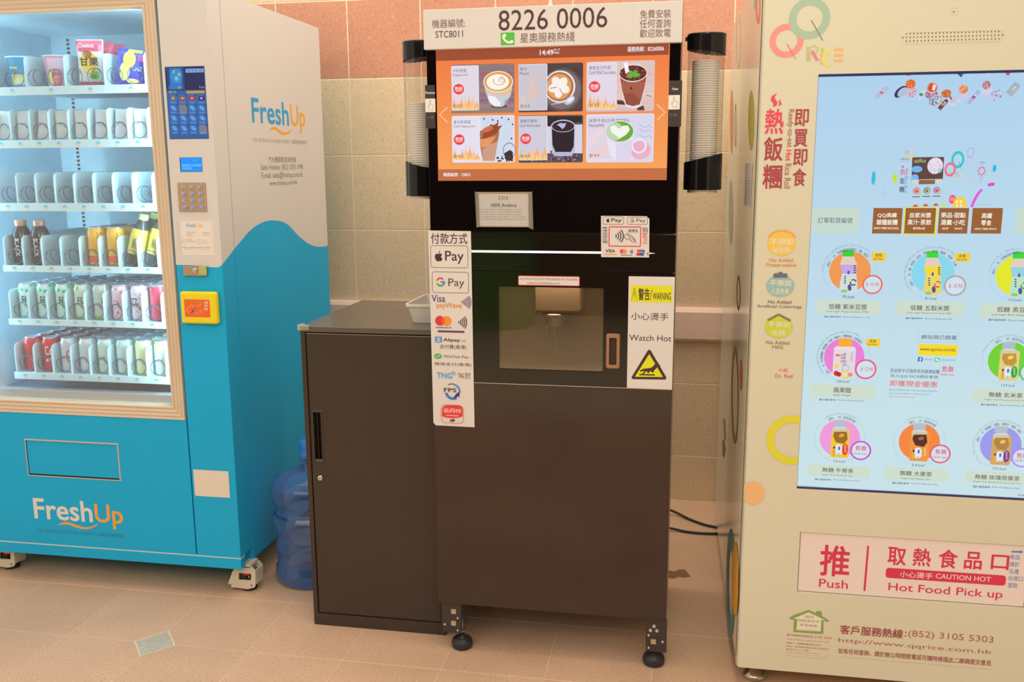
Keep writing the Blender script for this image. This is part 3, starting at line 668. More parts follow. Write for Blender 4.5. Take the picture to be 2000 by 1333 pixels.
a.crop(*c4); a.disc(408, 138, 49, C(220, 50, 48)).disc(473, 140, 49, C(240, 140, 44)); a.ell(440, 139, 18, 36, C(228, 90, 40)); a.text('mastercard', 365, 194, 520, 214, C(60, 30, 40), .02); waves(a, 580, 153, 94, 5, 9, C(74, 36, 50), 38)
a.rect(384, 234, 652, 258, C(84, 40, 96)); a.rect(358, 297, 427, 356, C(60, 136, 206), 8); a.text('支', 368, 303, 418, 350, C(236, 236, 236), .02)
a.text('Alipay', 441, 312, 610, 357, C(60, 30, 36), .02).text('HK', 622, 329, 670, 352, C(110, 160, 206), .02); a.text('支付寶(香港)', 405, 374, 672, 430, C(110, 78, 76))
a.ell(388, 492, 38, 25, C(76, 170, 60)).poly([(362, 505), (380, 510), (365, 522)], C(76, 170, 60)); a.line([(366, 490), (382, 500), (410, 482)], 6, C(236, 232, 220)); a.text('WeChat Pay', 443, 480, 690, 522, C(110, 84, 84)).text('HK', 698, 501, 718, 511, C(130, 104, 104))
a.text('微信支付(香港)', 352, 552, 722, 600, C(110, 78, 76)); a.text('TNG', 375, 655, 530, 718, C(80, 160, 206), .03)
for i in range(3): a.ring(522, 682, 20 + 12 * i, 15 + 12 * i, C(90, 160, 210), 0, 80, 12)
a.text('TNG 支付', 587, 652, 712, 720, C(100, 70, 70))
a.ring(530, 848, 84, 66, C(76, 140, 196), -5, 70, 20); a.ring(530, 846, 80, 72, C(80, 40, 90), 70, 120, 12); a.ring(536, 850, 80, 56, C(60, 110, 180), 190, 300, 24); a.poly([(570, 870), (605, 846), (600, 910), (588, 890), (560, 918), (548, 900)], C(70, 40, 110))
a.text('FPS', 448, 810, 572, 854, C(70, 40, 60), .015); a.frame(417, 976, 646, 1170, 4, C(220, 70, 66), 44)
a.poly([(430, 1095), (430, 1020), (445, 995), (470, 985), (600, 988), (625, 1000), (634, 1025), (634, 1095), (590, 1108), (530, 1112), (470, 1106)], C(226, 50, 52)); a.text('云闪付', 443, 1013, 620, 1064, C(244, 226, 214), .025).text('Unionpay', 468, 1074, 594, 1100, C(240, 220, 206), .02)
a.poly([(512, 1124), (530, 1124), (524, 1148), (506, 1148)], C(190, 50, 60)).poly([(530, 1124), (544, 1124), (538, 1148), (524, 1148)], C(50, 70, 120)).poly([(544, 1124), (558, 1124), (552, 1148), (538, 1148)], C(40, 90, 100))
a.out('lettering', strip)

# legs: black punched plate, folded side, bolts, threaded rod, rubber foot
def leg(x0, x1, zt_, zb_, fx, holes, sq, name, brace=None):
    mb = MB(); mb.box(x0, 2.552, zb_, x1, 2.555, zt_, C(58, 48, 44, .4)); mb.box(x0, 2.555, zb_, x0 + .003, 2.63, zt_, C(58, 48, 44, .4))
    o = obj('leg', mb, cm)
    b = MB()
    for px, py, r in holes: q = onY(px, py, 2.552); b.lathe([(r, 0), (r, .0015), (r * .45, .002), (r * .4, .0005)], (q.x, 2.552, q.z), M_chrome, 14, axis='Y')
    obj('bolt', b, o)
    s = MB()
    for px, py in sq: q = onY(px, py, 2.552); s.box(q.x - .0075, 2.5505, q.z - .0075, q.x + .0075, 2.552, q.z + .0075, C(190, 160, 120, .3, .3))
    obj('pad', s, o)
    f = MB(); fy = 2.572
    f.lathe([(.005, .0), (.005, zb_ + .01)], (fx, fy, .03), M_steel, 12).lathe([(.010, 0), (.010, .006)], (fx, fy, .052), M_steel, 6, smooth=False)
    obj('threaded_rod', f, o)
    f = MB(); f.lathe([(.026, 0), (.0315, .006), (.0325, .016), (.029, .027), (.018, .033), (.011, .035), (.010, .040)], (fx, fy, .0005), M_rub, 28); obj('rubber_foot', f, o)
q0 = onY(863.7, 1181, 2.552); q1 = onY(900.5, 1238, 2.552)
leg(q0.x, q1.x, .153, q1.z, onZ(898, 1262, .02).x + .000, [(894, 1208, .0035), (894, 1232, .0035), (869, 1220, .004)], [(886, 1195), (886, 1218)], 'l')
mb = MB(); mb.prism([(q1.x - .001, 2.556, .15), (q1.x + .002, 2.80, .15), (q1.x + .002, 2.80, .13), (q1.x - .001, 2.556, q1.z)], (.002, 0, 0), C(92, 84, 76, .35, .4)); obj('bracket', mb, cm)
q0 = onY(1262, 1217.6, 2.552); q1 = onY(1301.5, 1276, 2.552)
leg(q0.x, q1.x, .153, q1.z, onZ(1276, 1294, .02).x, [(1277.5, 1224, .0055), (1270.5, 1232, .0055), (1283, 1233, .0055), (1267, 1241.5, .004), (1294, 1254.5, .004), (1267, 1266, .0038)], [(1276, 1254)], 'r')
mb = MB()
for fx in (-.655, -.06):
    mb.box(fx - .02, 3.04, .05, fx + .02, 3.08, .152, C(58, 48, 44)); mb.lathe([(.024, 0), (.030, .015), (.024, .04), (.01, .055)], (fx, 3.06, .0005), M_rub, 24)
obj('rear_leg', mb, cm)

# ------------------------------------------------------------------ paper cup holders at both sides, cups inside
M_clear, _ = clear('clear_plastic_tube', (.95, .94, .92), .10, .05, .06, (.8, .74, .62))
M_cap = coat('black_plastic', (14, 12, 12), 0.12, 0.5)
M_cup = coat('paper_cup_white', (248, 236, 216), 0.55, 0.3, 0.02)
cupm = MB(); cupm.lathe([(.024, -.075), (.0352, -.0036), (.0364, -.0032), (.0368, -.0018), (.0364, -.0004), (.0352, 0), (.0345, -.004)], (0, 0, 0), M_cup, 28, caps=False)
cupm = cupm.mesh('paper_cup')
def holder(cx, cy, zb, zt_, side, ncup, ztop, lab, cuplab, grp):
    t = thing('cup_dispenser', lab, 'cup dispenser', (cx, cy, zb)); r = .048
    n = 40
    def slanted(mbx, z_lo, z_hi, dl, dh, rr_, mat, ser=0):
        vs = []; 
        for k, (za, zb_) in enumerate(((z_lo, dl), (z_hi, dh))):
            for i in range(n):
                w = 2 * pi * i / n; z = za + zb_ * math.cos(w) * side + (ser * (i % 2))*(k == 0)
                vs.append((cx + rr_ * math.cos(w), cy + rr_ * math.sin(w), z))
        mbx.add(vs, [[i, (i + 1) % n, (i + 1) % n + n, i + n] for i in range(n)], mat, True)
        return vs
    m1 = MB(); m1.lathe([(r, 0), (r, zt_ - zb - .02)], (cx, cy, zb + .01), M_clear, 40, caps=False); tube = obj('tube', m1, t)
    m2 = MB(); slanted(m2, zb + .085, zb, .012, 0, r + .003, M_cap)
    m2.lathe([(r + .003, 0), (r - .006, 0), (r - .010, .004)], (cx, cy, zb), M_cap, 40, caps=False); obj('collar', m2, t)
    m3 = MB(); slanted(m3, zt_ - .048, zt_ - .006, -.008, 0, r + .003, M_cap, .002); m3.lathe([(r + .003, zt_ - .006), (r + .004, zt_ - .004), (r + .001, zt_), (.0, zt_ + .001)], (cx, cy, 0), M_cap, 40, caps=False)
    m3.box(cx - side * r - .008, cy - .012, zt_ - .018, cx - side * r + .002, cy + .004, zt_ - .008, M_cap); obj('cap', m3, t)
    m4 = MB(); m4.lathe([(.040, -.008), (.040, .012)], (cx, cy, zb), M_white, 32, caps=False); obj('outlet_ring', m4, t)
    # upright ribs moulded in the tube
    m5 = MB()
    for w in (200, 212, 325, 338, 346): x = cx + (r + .0005) * math.cos(math.radians(w)); y = cy + (r + .0005) * math.sin(math.radians(w)); m5.box(x - .0006, y - .0006, zb + .05, x + .0006, y + .0006, zt_ - .03, M_clear)
    obj('rib', m5, t)
    pitch = (ztop - (zb + .085)) / ncup
    for i in range(ncup + 4): 
        o = link('paper_cup', cupm, None, (cx, cy, ztop - i * pitch)); tag(o, cuplab if i else cuplab.replace('white', 'topmost white'), 'cup', grp)
ql = onY(785, 88, 2.64); qr = onY(1345, 68, 2.64)
holder(-.742, 2.64, onY(800, 385, 2.64).z + .004, onY(800, 85, 2.64).z + .004, -1, 27, onY(810, 200, 2.60).z, 'clear tube cup dispenser with black cap on the left side of the coffee machine', 'white paper cup nested in the left cup dispenser tube', 'paper cups in the left dispenser')
holder(.044, 2.64, onY(1370, 372, 2.64).z + .002, onY(1380, 68, 2.64).z + .002, 1, 41, onY(1380, 116, 2.60).z, 'clear tube cup dispenser with black cap on the right side of the coffee machine', 'white paper cup nested in the right cup dispenser tube', 'paper cups in the right dispenser')

# ------------------------------------------------------------------ low dark cabinet beside the coffee machine
M_kab = coat('charcoal_cabinet_paint', (58, 44, 35), 0.34, 0.5, 0.05)
M_kabtop = coat('cabinet_top_paint', (92, 76, 64), 0.22, 0.7, 0.05)
kx0, kx1, ky0, ky1, kz = -1.137, -.703, 2.63, 3.185, .975
kab = thing('storage_cabinet', 'low dark brown metal cabinet left of the coffee machine with slot handle', 'cabinet', ((kx0 + kx1) / 2, 2.9, 0))
mb = MB(); t = .014
mb.box(kx0, ky0, 0.001, kx0 + t, ky1, kz - .018, M_kab).box(kx1 - t, ky0, 0.001, kx1, ky1, kz - .018, M_kab).box(kx0 + t, ky1 - .01, 0.001, kx1 - t, ky1, kz - .018, M_kab)
mb.box(kx0 + t, ky0, 0.001, kx1 - t, ky1 - .01, .040, M_kab); obj('cabinet_body', mb, kab)
obj('cabinet_top', MB().box(kx0, ky0, kz - .018, kx1, ky1, kz, M_kabtop, .002), kab)
# door with a real slot for the handle
a = Art(front(ky0 + .003)); sx0, sz1 = a.uv(610, 803); sx1, sz0 = a.uv(632, 903)
dx0_, dx1_, dz0, dz1 = kx0 + t + .003, kx1 - t - .002, .043, kz - .022
mb = MB(); yf = ky0 + .003
mb.box(dx0_, yf, dz0, sx0, yf + .016, dz1, M_kab).box(sx1, yf, dz0, dx1_, yf + .016, dz1, M_kab).box(sx0, yf, dz0, sx1, yf + .016, sz0, M_kab).box(sx0, yf, sz1, sx1, yf + .016, dz1, M_kab)
kd = obj('door', mb, kab)
obj('top_edge_trim', MB().box(dx0_, yf - .001, dz1 - .002, dx1_, yf + .004, dz1 + .0005, C(140, 120, 100, .3, .4)), kd)
mb = MB(); ringplate(mb, (sx0 - .004, sz0 - .004, sx1 + .004, sz1 + .004), (sx0 + .002, sz0 + .004, sx1 - .002, sz1 - .004), yf + .0005, yf - .002, .004, .002, C(60, 50, 44, .3))
mb.box(sx0, yf + .016, sz0, sx1, yf + .020, sz1, C(14, 10, 9, .3)); mb.box(sx0 + .012, yf + .004, sz0 + .004, sx0 + .014, yf + .016, sz1 - .004, C(30, 24, 22, .25)); mb.box(sx0 + .002, yf + .001, sz0 + .002, sx1 - .002, yf + .014, sz0 + .005, C(190, 170, 140, .3, .5))
obj('slot_handle', mb, kd, label='recessed black slot handle')
q = onY(625.5, 934, yf); mb = MB(); mb.lathe([(.0095, 0), (.0095, .001), (.008, .0035), (.0065, .005), (.0015, .0048)], (q.x, yf, q.z), M_chrome, 24, axis='Y'); mb.box(q.x - .003, yf - .0055, q.z - .0006, q.x + .003, yf - .0045, q.z + .0006, C(60, 50, 45)); obj('lock', mb, kd)
M_guard, _ = clear('clear_silicone', (.92, .9, .87), .12, .15, .3, (.85, .78, .68))
gd = MB(); gd.box(kx0 - .007, ky0 - .007, kz - .012, kx0 + .030, ky0 + .004, kz + .004, M_guard, .002).box(kx0 - .007, ky0 + .004, kz - .012, kx0 + .004, ky0 + .030, kz + .004, M_guard, .002)
obj('corner_guard', gd, kab, label='clear plastic corner guard')

# white tub on the cabinet, tissues in it
M_tub = coat('white_translucent_plastic', (224, 206, 182), 0.35, 0.4, 0.03)
tb_ = thing('plastic_tub', 'white plastic tub standing on the low cabinet beside the payment strip', 'tub', (-.76, 2.82, kz))
def trect(x0, y0, x1, y1, r, z, n=4):
    out = []
    for cx, cy, t_ in ((x1 - r, y1 - r, 0), (x0 + r, y1 - r, 90), (x0 + r, y0 + r, 180), (x1 - r, y0 + r, 270)):
        for i in range(n): w = math.radians(t_ + i * 90 / (n - 1)); out.append((cx + r * math.cos(w), cy + r * math.sin(w), z))
    return out
mb = MB(); X0, X1, Y0, Y1 = -.816, -.702, 2.735, 2.93
lo_ = trect(X0, Y0, X1, Y1, .012, kz + .0005); A = trect(X0 - .012, Y0 - .014, X1 + .0, Y1 + .012, .014, kz + .052); B = trect(X0 - .018, Y0 - .020, X1 + .001, Y1 + .018, .016, kz + .052); Cc = trect(X0 - .018, Y0 - .020, X1 + .001, Y1 + .018, .016, kz + .060)
Dd = trect(X0 - .011, Y0 - .012, X1 - .005, Y1 + .010, .014, kz + .060); Ee = trect(X0 + .002, Y0 + .002, X1 - .004, Y1 - .004, .012, kz + .004); n = len(A)
f = [list(range(n))[::-1]]
for k in range(5): f += [[k * n + j, k * n + (j + 1) % n, (k + 1) * n + (j + 1) % n, (k + 1) * n + j] for j in range(n)]
f.append([5 * n + j for j in range(n)]); mb.add(lo_ + A + B + Cc + Dd + Ee, f, M_tub); obj('tub_body', mb, tb_)
mb = MB()
rnd = random.Random(4)
for k, (cx, cy, cz, r, m_) in enumerate([(-.765, 2.86, .03, .035, M_paper), (-.735, 2.83, .035, .03, M_paper), (-.78, 2.83, .02, .03, C(196, 130, 110))]):
    vs = []; n1, n2 = 10, 7
    for j in range(n2 + 1):
        for i in range(n1):
            th, ph = 2 * pi * i / n1, pi * j / n2; rr_ = r * rnd.uniform(.78, 1.1); vs.append((cx + rr_ * math.sin(ph) * math.cos(th) * 1, cy + rr_ * math.sin(ph) * math.sin(th) * 1.2, kz + cz + rr_ * .55 * math.cos(ph)))
    mb.add(vs, [[j * n1 + i, j * n1 + (i + 1) % n1, (j + 1) * n1 + (i + 1) % n1, (j + 1) * n1 + i] for j in range(n2) for i in range(n1)], m_)
tag(obj('crumpled_tissue', mb), 'crumpled white and pink tissues heaped inside the white tub', 'tissues'); bpy.data.objects['crumpled_tissue']['kind'] = 'stuff'

# ------------------------------------------------------------------ blue water bottle on the floor
M_bot = bpy.data.materials.new('blue_bottle_plastic'); M_bot.use_nodes = True; nt = M_bot.node_tree
for n_ in list(nt.nodes):
    if n_.type == 'BSDF_PRINCIPLED': nt.nodes.remove(n_)
o_ = nt.nodes['Material Output']; t1 = nt.nodes.new('ShaderNodeBsdfTransparent'); t1.inputs[0].default_value = (.70, .81, .97, 1)
d1 = nt.nodes.new('ShaderNodeBsdfDiffuse'); d1.inputs[0].default_value = (.17, .38, .95, 1); g1 = nt.nodes.new('ShaderNodeBsdfGlossy'); g1.inputs['Roughness'].default_value = .08
lw = nt.nodes.new('ShaderNodeLayerWeight'); lw.inputs[0].default_value = .45; mr = nt.nodes.new('ShaderNodeMapRange'); mr.inputs['To Min'].default_value = .2; mr.inputs['To Max'].default_value = .65; nt.links.new(lw.outputs['Facing'], mr.inputs['Value'])
m1 = nt.nodes.new('ShaderNodeMixShader'); nt.links.new(mr.outputs[0], m1.inputs[0]); nt.links.new(t1.outputs[0], m1.inputs[1]); nt.links.new(d1.outputs[0], m1.inputs[2])
m2 = nt.nodes.new('ShaderNodeMixShader'); fr = nt.nodes.new('ShaderNodeFresnel'); nt.links.new(fr.outputs[0], m2.inputs[0]); nt.links.new(m1.outputs[0], m2.inputs[1]); nt.links.new(g1.outputs[0], m2.inputs[2]); nt.links.new(m2.outputs[0], o_.inputs[0])
M_wat, _ = clear('bottle_water', (.72, .82, .92), .05, .02)
bx, by = -1.278, 2.975
wb_ = thing('water_bottle', 'blue water bottle standing on the floor between the blue machine and the dark cabinet', 'bottle', (bx, by, 0))
prof = [(.02, .012), (.11, .004), (.122, .0), (.130, .012), (.133, .03), (.131, .055), (.124, .065), (.124, .12), (.127, .125), (.127, .135), (.124, .14), (.124, .195), (.133, .205), (.135, .225), (.133, .245), (.122, .255), (.122, .29), (.133, .298), (.135, .318), (.133, .345), (.118, .372), (.09, .392), (.055, .405), (.036, .415), (.029, .43), (.028, .47)]
mb = MB(); mb.lathe([(r, h + .0005) for r, h in prof], (bx, by, 0), M_bot, 48, caps=False); obj('bottle_body', mb, wb_)
mb = MB(); mb.lathe([(.0, .014)] + [(r * .965, h + .006) for r, h in prof[1:16]] + [(.117, .285), (0, .285)], (bx, by, 0), M_wat, 40, caps=False); obj('water', mb, wb_)
mb = MB(); mb.lathe([(.030, .445), (.032, .447), (.032, .468), (.029, .472), (.030, .478), (.031, .50), (.027, .508), (0, .509)], (bx, by, 0), C(60, 130, 206, .35), 24, caps=False); obj('bottle_cap', mb, wb_)

# ------------------------------------------------------------------ two black cables on the floor
M_cab = C(36, 30, 26, .4, name='black_cable')
for k, P in enumerate((((1270, 985, .06), (1312, 998, .02), (1345, 1014, .008), (1375, 1025, .007), (1402, 1031, .007), (1440, 1040, .007)), ((1270, 1024, .03), (1312, 1033, .012), (1340, 1039, .007), (1370, 1042, .007), (1402, 1043, .007), (1445, 1043, .007)))):
    pp = [onZ(*q) for q in P]; pp = [p if p.y < 3.9 else Vector((p.x, 3.9, p.z)) for p in pp]
    # smooth
    out = []
    for i in range(len(pp) - 1):
        p0, p1, p2, p3 = pp[max(i - 1, 0)], pp[i], pp[i + 1], pp[min(i + 2, len(pp) - 1)]
        for j in range(6):
            t_ = j / 6; out.append(.5 * ((2 * p1) + (-p0 + p2) * t_ + (2 * p0 - 5 * p1 + 4 * p2 - p3) * t_ ** 2 + (-p0 + 3 * p1 - 3 * p2 + p3) * t_ ** 3))
    mb = MB(); mb.tube(out + [pp[-1]], .0052, M_cab)
    tag(obj('power_cable', mb), ('black cable sagging to the floor, the upper one behind the coffee machine', 'black cable lying on the floor, the lower one behind the coffee machine')[k], 'cable')

# ------------------------------------------------------------------ blue drinks and snacks machine
YB = 2.77; BXR = -1.452; BXL = -2.76; BZT = 1.99
M_blue = coat('blue_vinyl', (34, 164, 222), 0.5, 0.15, 0.03, 2)
M_blue2 = M_blue
M_crm = coat('cream_vinyl', (214, 199, 180), 0.5, 0.25, 0.02, 2)
M_frm = coat('champagne_profile', (216, 186, 150), 0.38, 0.5, 0.03)
M_int = coat('stucco_liner', (192, 204, 198), 0.35, 0.5, 0.06, 14, bump=.9, bscale=170)
M_tray = coat('white_tray', (198, 226, 238), 0.4, 0.4, 0.01, k=(1, 1, 1))
M_dark = C(44, 44, 50, .5)
bm_ = thing('drinks_vending_machine', 'blue and cream drinks and snacks vending machine with glass window on castors', 'vending machine', (-2.1, 3.2, 0))
def bb(name, *a, label=None, **k): return obj(name, MB().box(*a, **k), bm_, label=label)
mb = MB()
mb.box(BXR - .02, 2.862, .10, BXR, 3.68, BZT, M_blue, .001).box(BXL, 2.862, .10, BXL + .02, 3.68, BZT, M_blue)
mb.box(BXL + .02, 3.66, .10, BXR - .02, 3.68, BZT, M_blue).box(BXL + .02, 2.862, BZT - .02, BXR - .02, 3.66, BZT, M_crm).box(BXL + .02, 2.80, .10, BXR - .02, 3.66, .14, M_blue)
body = obj('cabinet_body', mb, bm_)
# cream wrap with the wave on the side, door edge included
P_s = Plane((BXR, 0, 0), (0, 1, 0), (0, 0, 1))
wave = [(433.5, 517.6), (447, 499), (457, 487), (468, 475), (477, 463), (486, 452.5), (495, 445), (504, 439), (512, 435), (519, 432.4), (529, 430.5), (537, 431), (545, 431.7), (552, 433.6), (558, 436.5), (564, 440.5), (571, 448), (579, 457), (587, 464.5), (594, 470.5), (601, 475.5), (609, 479.5), (617, 482), (624, 482.5), (632, 482), (641, 480)]
w3 = [P_s.uv(*p) for p in wave]; w3[0] = (YB, w3[0][1]); w3[-1] = (3.68, w3[-1][1])
edge = 2.8605
def interp(y):
    for (a_, b_), (c_, d_) in zip(w3, w3[1:]):
        if a_ <= y <= c_: return b_ + (d_ - b_) * (y - a_) / (c_ - a_)
back_part = [(max(u, edge + .0015), v) for u, v in w3 if u > edge]; back_part[0] = (edge + .0015, interp(edge + .002))
mb = MB(); pts = [P_s.xyz(u, v, .0004) for u, v in back_part] + [P_s.xyz(3.68, BZT, .0004), P_s.xyz(edge + .0015, BZT, .0004)]
mb.prism(pts, (-.0003, 0, 0), M_crm); obj('side_wrap', mb, body)
a = Art(P_s, .0006); Bl = C(40, 150, 190); Or = C(240, 158, 60); Gy = C(168, 148, 126); Gd = C(126, 108, 90)
a.crop(300, 0, .3).text('Fresh', 632, 634, 882, 822, Bl, .03).text('Up', 885, 679, 990, 871, Or, .03)
def swoosh(a, P, m): a.poly(P, m)
swoosh(a, [(745, 855), (757, 842), (770, 830), (785, 826), (800, 830), (830, 855), (845, 861), (862, 862), (880, 856), (892, 848), (902, 836), (893, 858), (880, 870), (865, 878), (848, 880), (832, 876), (815, 866), (800, 852), (785, 845), (768, 845)], Or)
a.text('THE VENDING MACHINE EXPERT | 自動販賣機專家', 640, 893, 998, 947, Gy).text('汽水機銷售查詢熱線', 745, 1018, 926, 1060, Gd).text('Sales Hotline: (852) 2593 1998', 696, 1071, 972, 1113, Gd).text('E-mail: sales@freshup.com.hk', 702, 1122, 972, 1163, Gd).text('www.freshup.com.hk', 752, 1178, 935, 1209, Gd)
a.out('lettering', body, )
# column of the door: cream above, blue below
zc = 1.139
col = bb('door_column', -1.612, YB, .142, BXR, 2.8595, BZT, M_blue, bev=.0015)
mb = MB(); zz = [(-1.612, 1.140), (-1.585, 1.1395), (-1.53, 1.138), (-1.49, 1.1335), (-1.465, 1.1335), (BXR, w3[0][1])]
mb.prism([(x, YB - .0004, z) for x, z in zz] + [(BXR, YB - .0004, BZT), (-1.612, YB - .0004, BZT)], (0, .0003, 0), M_crm)
mb.prism([(BXR + .0004, YB, interp(YB)), (BXR + .0004, edge - .001, interp(edge - .001)), (BXR + .0004, edge - .001, BZT), (BXR + .0004, YB, BZT)], (-.0003, 0, 0), M_crm); obj('column_wrap', mb, col)
# lower door panel with the flap, kick strip
fl0 = onY(48, 858, YB); fl1 = onY(236, 940, YB); fx0, fx1, fz1, fz0 = fl0.x, fl1.x, fl0.z, fl1.z
mb = MB(); lx = -1.6165
mb.box(BXL, YB, .143, fx0, 2.80, .619, M_blue).box(fx1, YB, .143, lx, 2.80, .619, M_blue).box(fx0, YB, .143, fx1, 2.80, fz0, M_blue).box(fx0, YB, fz1, fx1, 2.80, .619, M_blue); lowd = obj('lower_door_panel', mb, bm_)
mb = MB(); ringplate(mb, (fx0 - .002, fz0 - .002, fx1 + .002, fz1 + .002), (fx0 + .0025, fz0 + .003, fx1 - .0025, fz1 - .0035), YB + .001, YB - .0018, .002, .001, C(206, 180, 150, .35, .3)); mb.box(fx0 + .002, YB + .006, fz0 + .002, fx1 - .002, YB + .010, fz0 + .010, M_dark); obj('flap_frame', mb, lowd)
obj('collection_flap', MB().box(fx0 + .004, YB + .002, fz0 + .007, fx1 - .004, YB + .012, fz1 - .005, M_blue, .001), lowd)
kick = bb('kick_strip', BXL, YB, .101, BXR, 2.80, .1385, M_blue, bev=.001)
bb('seam_trim', BXL, YB + .001, .1385, BXR, 2.80, .1425, C(226, 204, 178))
a = Art(front(YB), .0004).crop(0, 760, .33); Wt = C(224, 208, 190)
a.text('Fresh', 193, 645, 552, 792, Wt, .03).text('Up', 556, 680, 735, 836, Or, .03)
a.poly([(345, 808), (360, 795), (385, 787), (410, 789), (445, 803), (480, 815), (510, 820), (545, 815), (570, 803), (584, 795), (570, 812), (545, 825), (515, 831), (480, 829), (445, 820), (410, 806), (385, 802), (365, 805)], Or)
a.text('THE VENDING MACHINE EXPERT | 自動販賣機專家', 215, 824, 742, 888, C(52, 126, 156)); a.out('lettering', lowd)
# top rail of the door, left stile
bb('door_top_rail', BXL, YB, 1.981, -1.6135, 2.8595, BZT, M_crm); bb('door_left_stile', BXL, YB, .62, -2.505, 2.8595, 1.98, M_blue)
# window frame with its ridged profile
ix0, ix1, iz0, iz1 = -2.455, -1.667, .667, 1.933
prof = [(0, .03), (0, .004), (.004, 0), (.009, 0), (.011, .004), (.014, .001), (.021, -.001), (.024, .003), (.027, .000), (.034, -.002), (.037, .002), (.040, -.001), (.0465, -.002), (.047, .02)]
vs, f = [], []
for d, y in prof: vs += [(ix0 - d, YB + y, iz0 - d), (ix1 + d, YB + y, iz0 - d), (ix1 + d, YB + y, iz1 + d), (ix0 - d, YB + y, iz1 + d)]
for k in range(len(prof) - 1): f += [[k * 4 + j, k * 4 + (j + 1) % 4, (k + 1) * 4 + (j + 1) % 4, (k + 1) * 4 + j][::-1] for j in range(4)]
mb = MB(); mb.add(vs, f, M_frm); wf = obj('window_frame', mb, bm_)
# glass, fogged towards its left side; faint milk all over imitates glare and haze
M_gls, mixn = clear('cold_window_glass', (.97, .99, 1), .035, .01, .0, (.85, .95, 1.0))
nt = M_gls.node_tree; tc = nt.nodes.new('ShaderNodeTexCoord'); sp = nt.nodes.new('ShaderNodeSeparateXYZ'); nt.links.new(tc.outputs['Object'], sp.inputs[0])
nz = nt.nodes.new('ShaderNodeTexNoise'); nz.inputs['Scale'].default_value = 9; nz.inputs['Detail'].default_value = 6; nt.links.new(tc.outputs['Object'], nz.inputs['Vector'])
ad = nt.nodes.new('ShaderNodeMath'); ad.operation = 'MULTIPLY_ADD'; ad.inputs[1].default_value = .22; nt.links.new(nz.outputs['Fac'], ad.inputs[0]); nt.links.new(sp.outputs['X'], ad.inputs[2])
zsl = nt.nodes.new('ShaderNodeMath'); zsl.operation = 'MULTIPLY_ADD'; zsl.inputs[1].default_value = .13; nt.links.new(sp.outputs['Z'], zsl.inputs[0]); nt.links.new(ad.outputs[0], zsl.inputs[2])
mr = nt.nodes.new('ShaderNodeMapRange'); mr.inputs['From Min'].default_value = -2.06; mr.inputs['From Max'].default_value = -2.26; mr.inputs['To Min'].default_value = 0.05; mr.inputs['To Max'].default_value = .6
nt.links.new(zsl.outputs[0], mr.inputs['Value']); nt.links.new(mr.outputs[0], mixn.inputs[0])
gl = obj('window_glass', MB().box(ix0, YB + .012, iz0, ix1, YB + .016, iz1, M_gls), wf)
# cold compartment
cx0, cx1, cy0, cy1, cz0, cz1 = -2.47, -1.64, 2.80, 3.44, .655, 1.955
mb = MB(); mb.box(cx0, cy1, cz0, cx1, cy1 + .01, cz1, M_int).box(cx0 - .01, cy0, cz0, cx0, cy1, cz1, M_int).box(cx1, cy0, cz0, cx1 + .01, cy1, cz1, M_int).box(cx0, cy0, cz1, cx1, cy1, cz1 + .01, M_int)
mb.box(cx0, cy0, cz0 - .01, cx1, cy1, cz0, C(96, 92, 100, .5)); comp = obj('cold_compartment', mb, bm_)
obj('sill', MB().box(cx0 + .001, 2.80, cz0 + .001, cx1 - .001, 2.835, .697, C(190, 180, 170, .25, .8), .003), comp)
mb = MB()
for px_ in (4, 152):
    X = onY(px_, 300, cy1).x
    for z in [cz0 + .05 + .016 * i for i in range(78)]:
        mb.box(X - .006, cy1 - .001, z, X + .006, cy1 - .0002, z + .009, M_dark)
o = obj('slotted_rail', mb, comp); o['kind'] = 'stuff'
def ilamp(loc, rot, sx, sy, p):
    l = bpy.data.lights.new('compartment_lamp', 'AREA'); l.shape = 'RECTANGLE'; l.size = sx; l.size_y = sy; l.energy = p; l.color = (.60, .93, 1.0)
    o = bpy.data.objects.new('compartment_lamp', l); COL.objects.link(o); o.location = loc; o.rotation_euler = rot
ilamp((-1.652, 2.815, 1.30), (math.radians(90), 0, math.radians(60)), .04, 1.25, 5.2)
ilamp((-2.462, 2.815, 1.30), (math.radians(90), 0, math.radians(-50)), .04, 1.25, 4.8)
ilamp((-2.06, 2.83, 1.945), (math.radians(25), 0, 0), .75, .04, 0.5)
# shelves
XS = [-1.769 - .0722 * k for k in range(8)][::-1]; YS = 2.86
SZ = [1.714, 1.541, 1.332, 1.119, .932, .741]; LIP = [.026, .025, .026, .021, .021, .024]
M_lbl1, M_lbl2 = C(70, 180, 214), C(240, 186, 130)
divm = MB(); H_, D_ = .104, .46; pts = [(0, 0, -.002), (0, 0, H_ - .022)] + [(0, .022 - .022 * math.cos(t_), H_ - .022 + .022 * math.sin(t_)) for t_ in (pi / 8, pi / 4, 3 * pi / 8, pi / 2)] + [(0, D_, H_), (0, D_, -.002)]
divm.prism([(x - .0012, y, z) for x, y, z in pts], (.0024, 0, 0), M_tray); divm = divm.mesh('divider')
cb = MB(); P = []
for i in range(7 * 20): i = i * .7; t_ = 2 * pi * i / 14 + .4; P.append((.0262 * math.cos(t_), .004 + (.006 * i / 14 if i < 14 else .006 + .05 * (i / 14 - 1)), .0295 + .0262 * math.sin(t_)))
cb.tube(P, .0014, C(84, 98, 108, .3, .5), 5); cb = cb.mesh('spiral_coil')
lb = MB(); r = .0078
lb.add([(r * math.cos(t_), 0, r * math.sin(t_)) for t_ in [pi * i / 8 for i in range(9)]], [list(range(9))[::-1]], M_lbl1)
lb.add([(r * math.cos(t_), 0, r * math.sin(t_) - .0008) for t_ in [pi + pi * i / 8 for i in range(9)]], [list(range(9))[::-1]], M_lbl2); lb = lb.mesh('price_label')
shelves = []
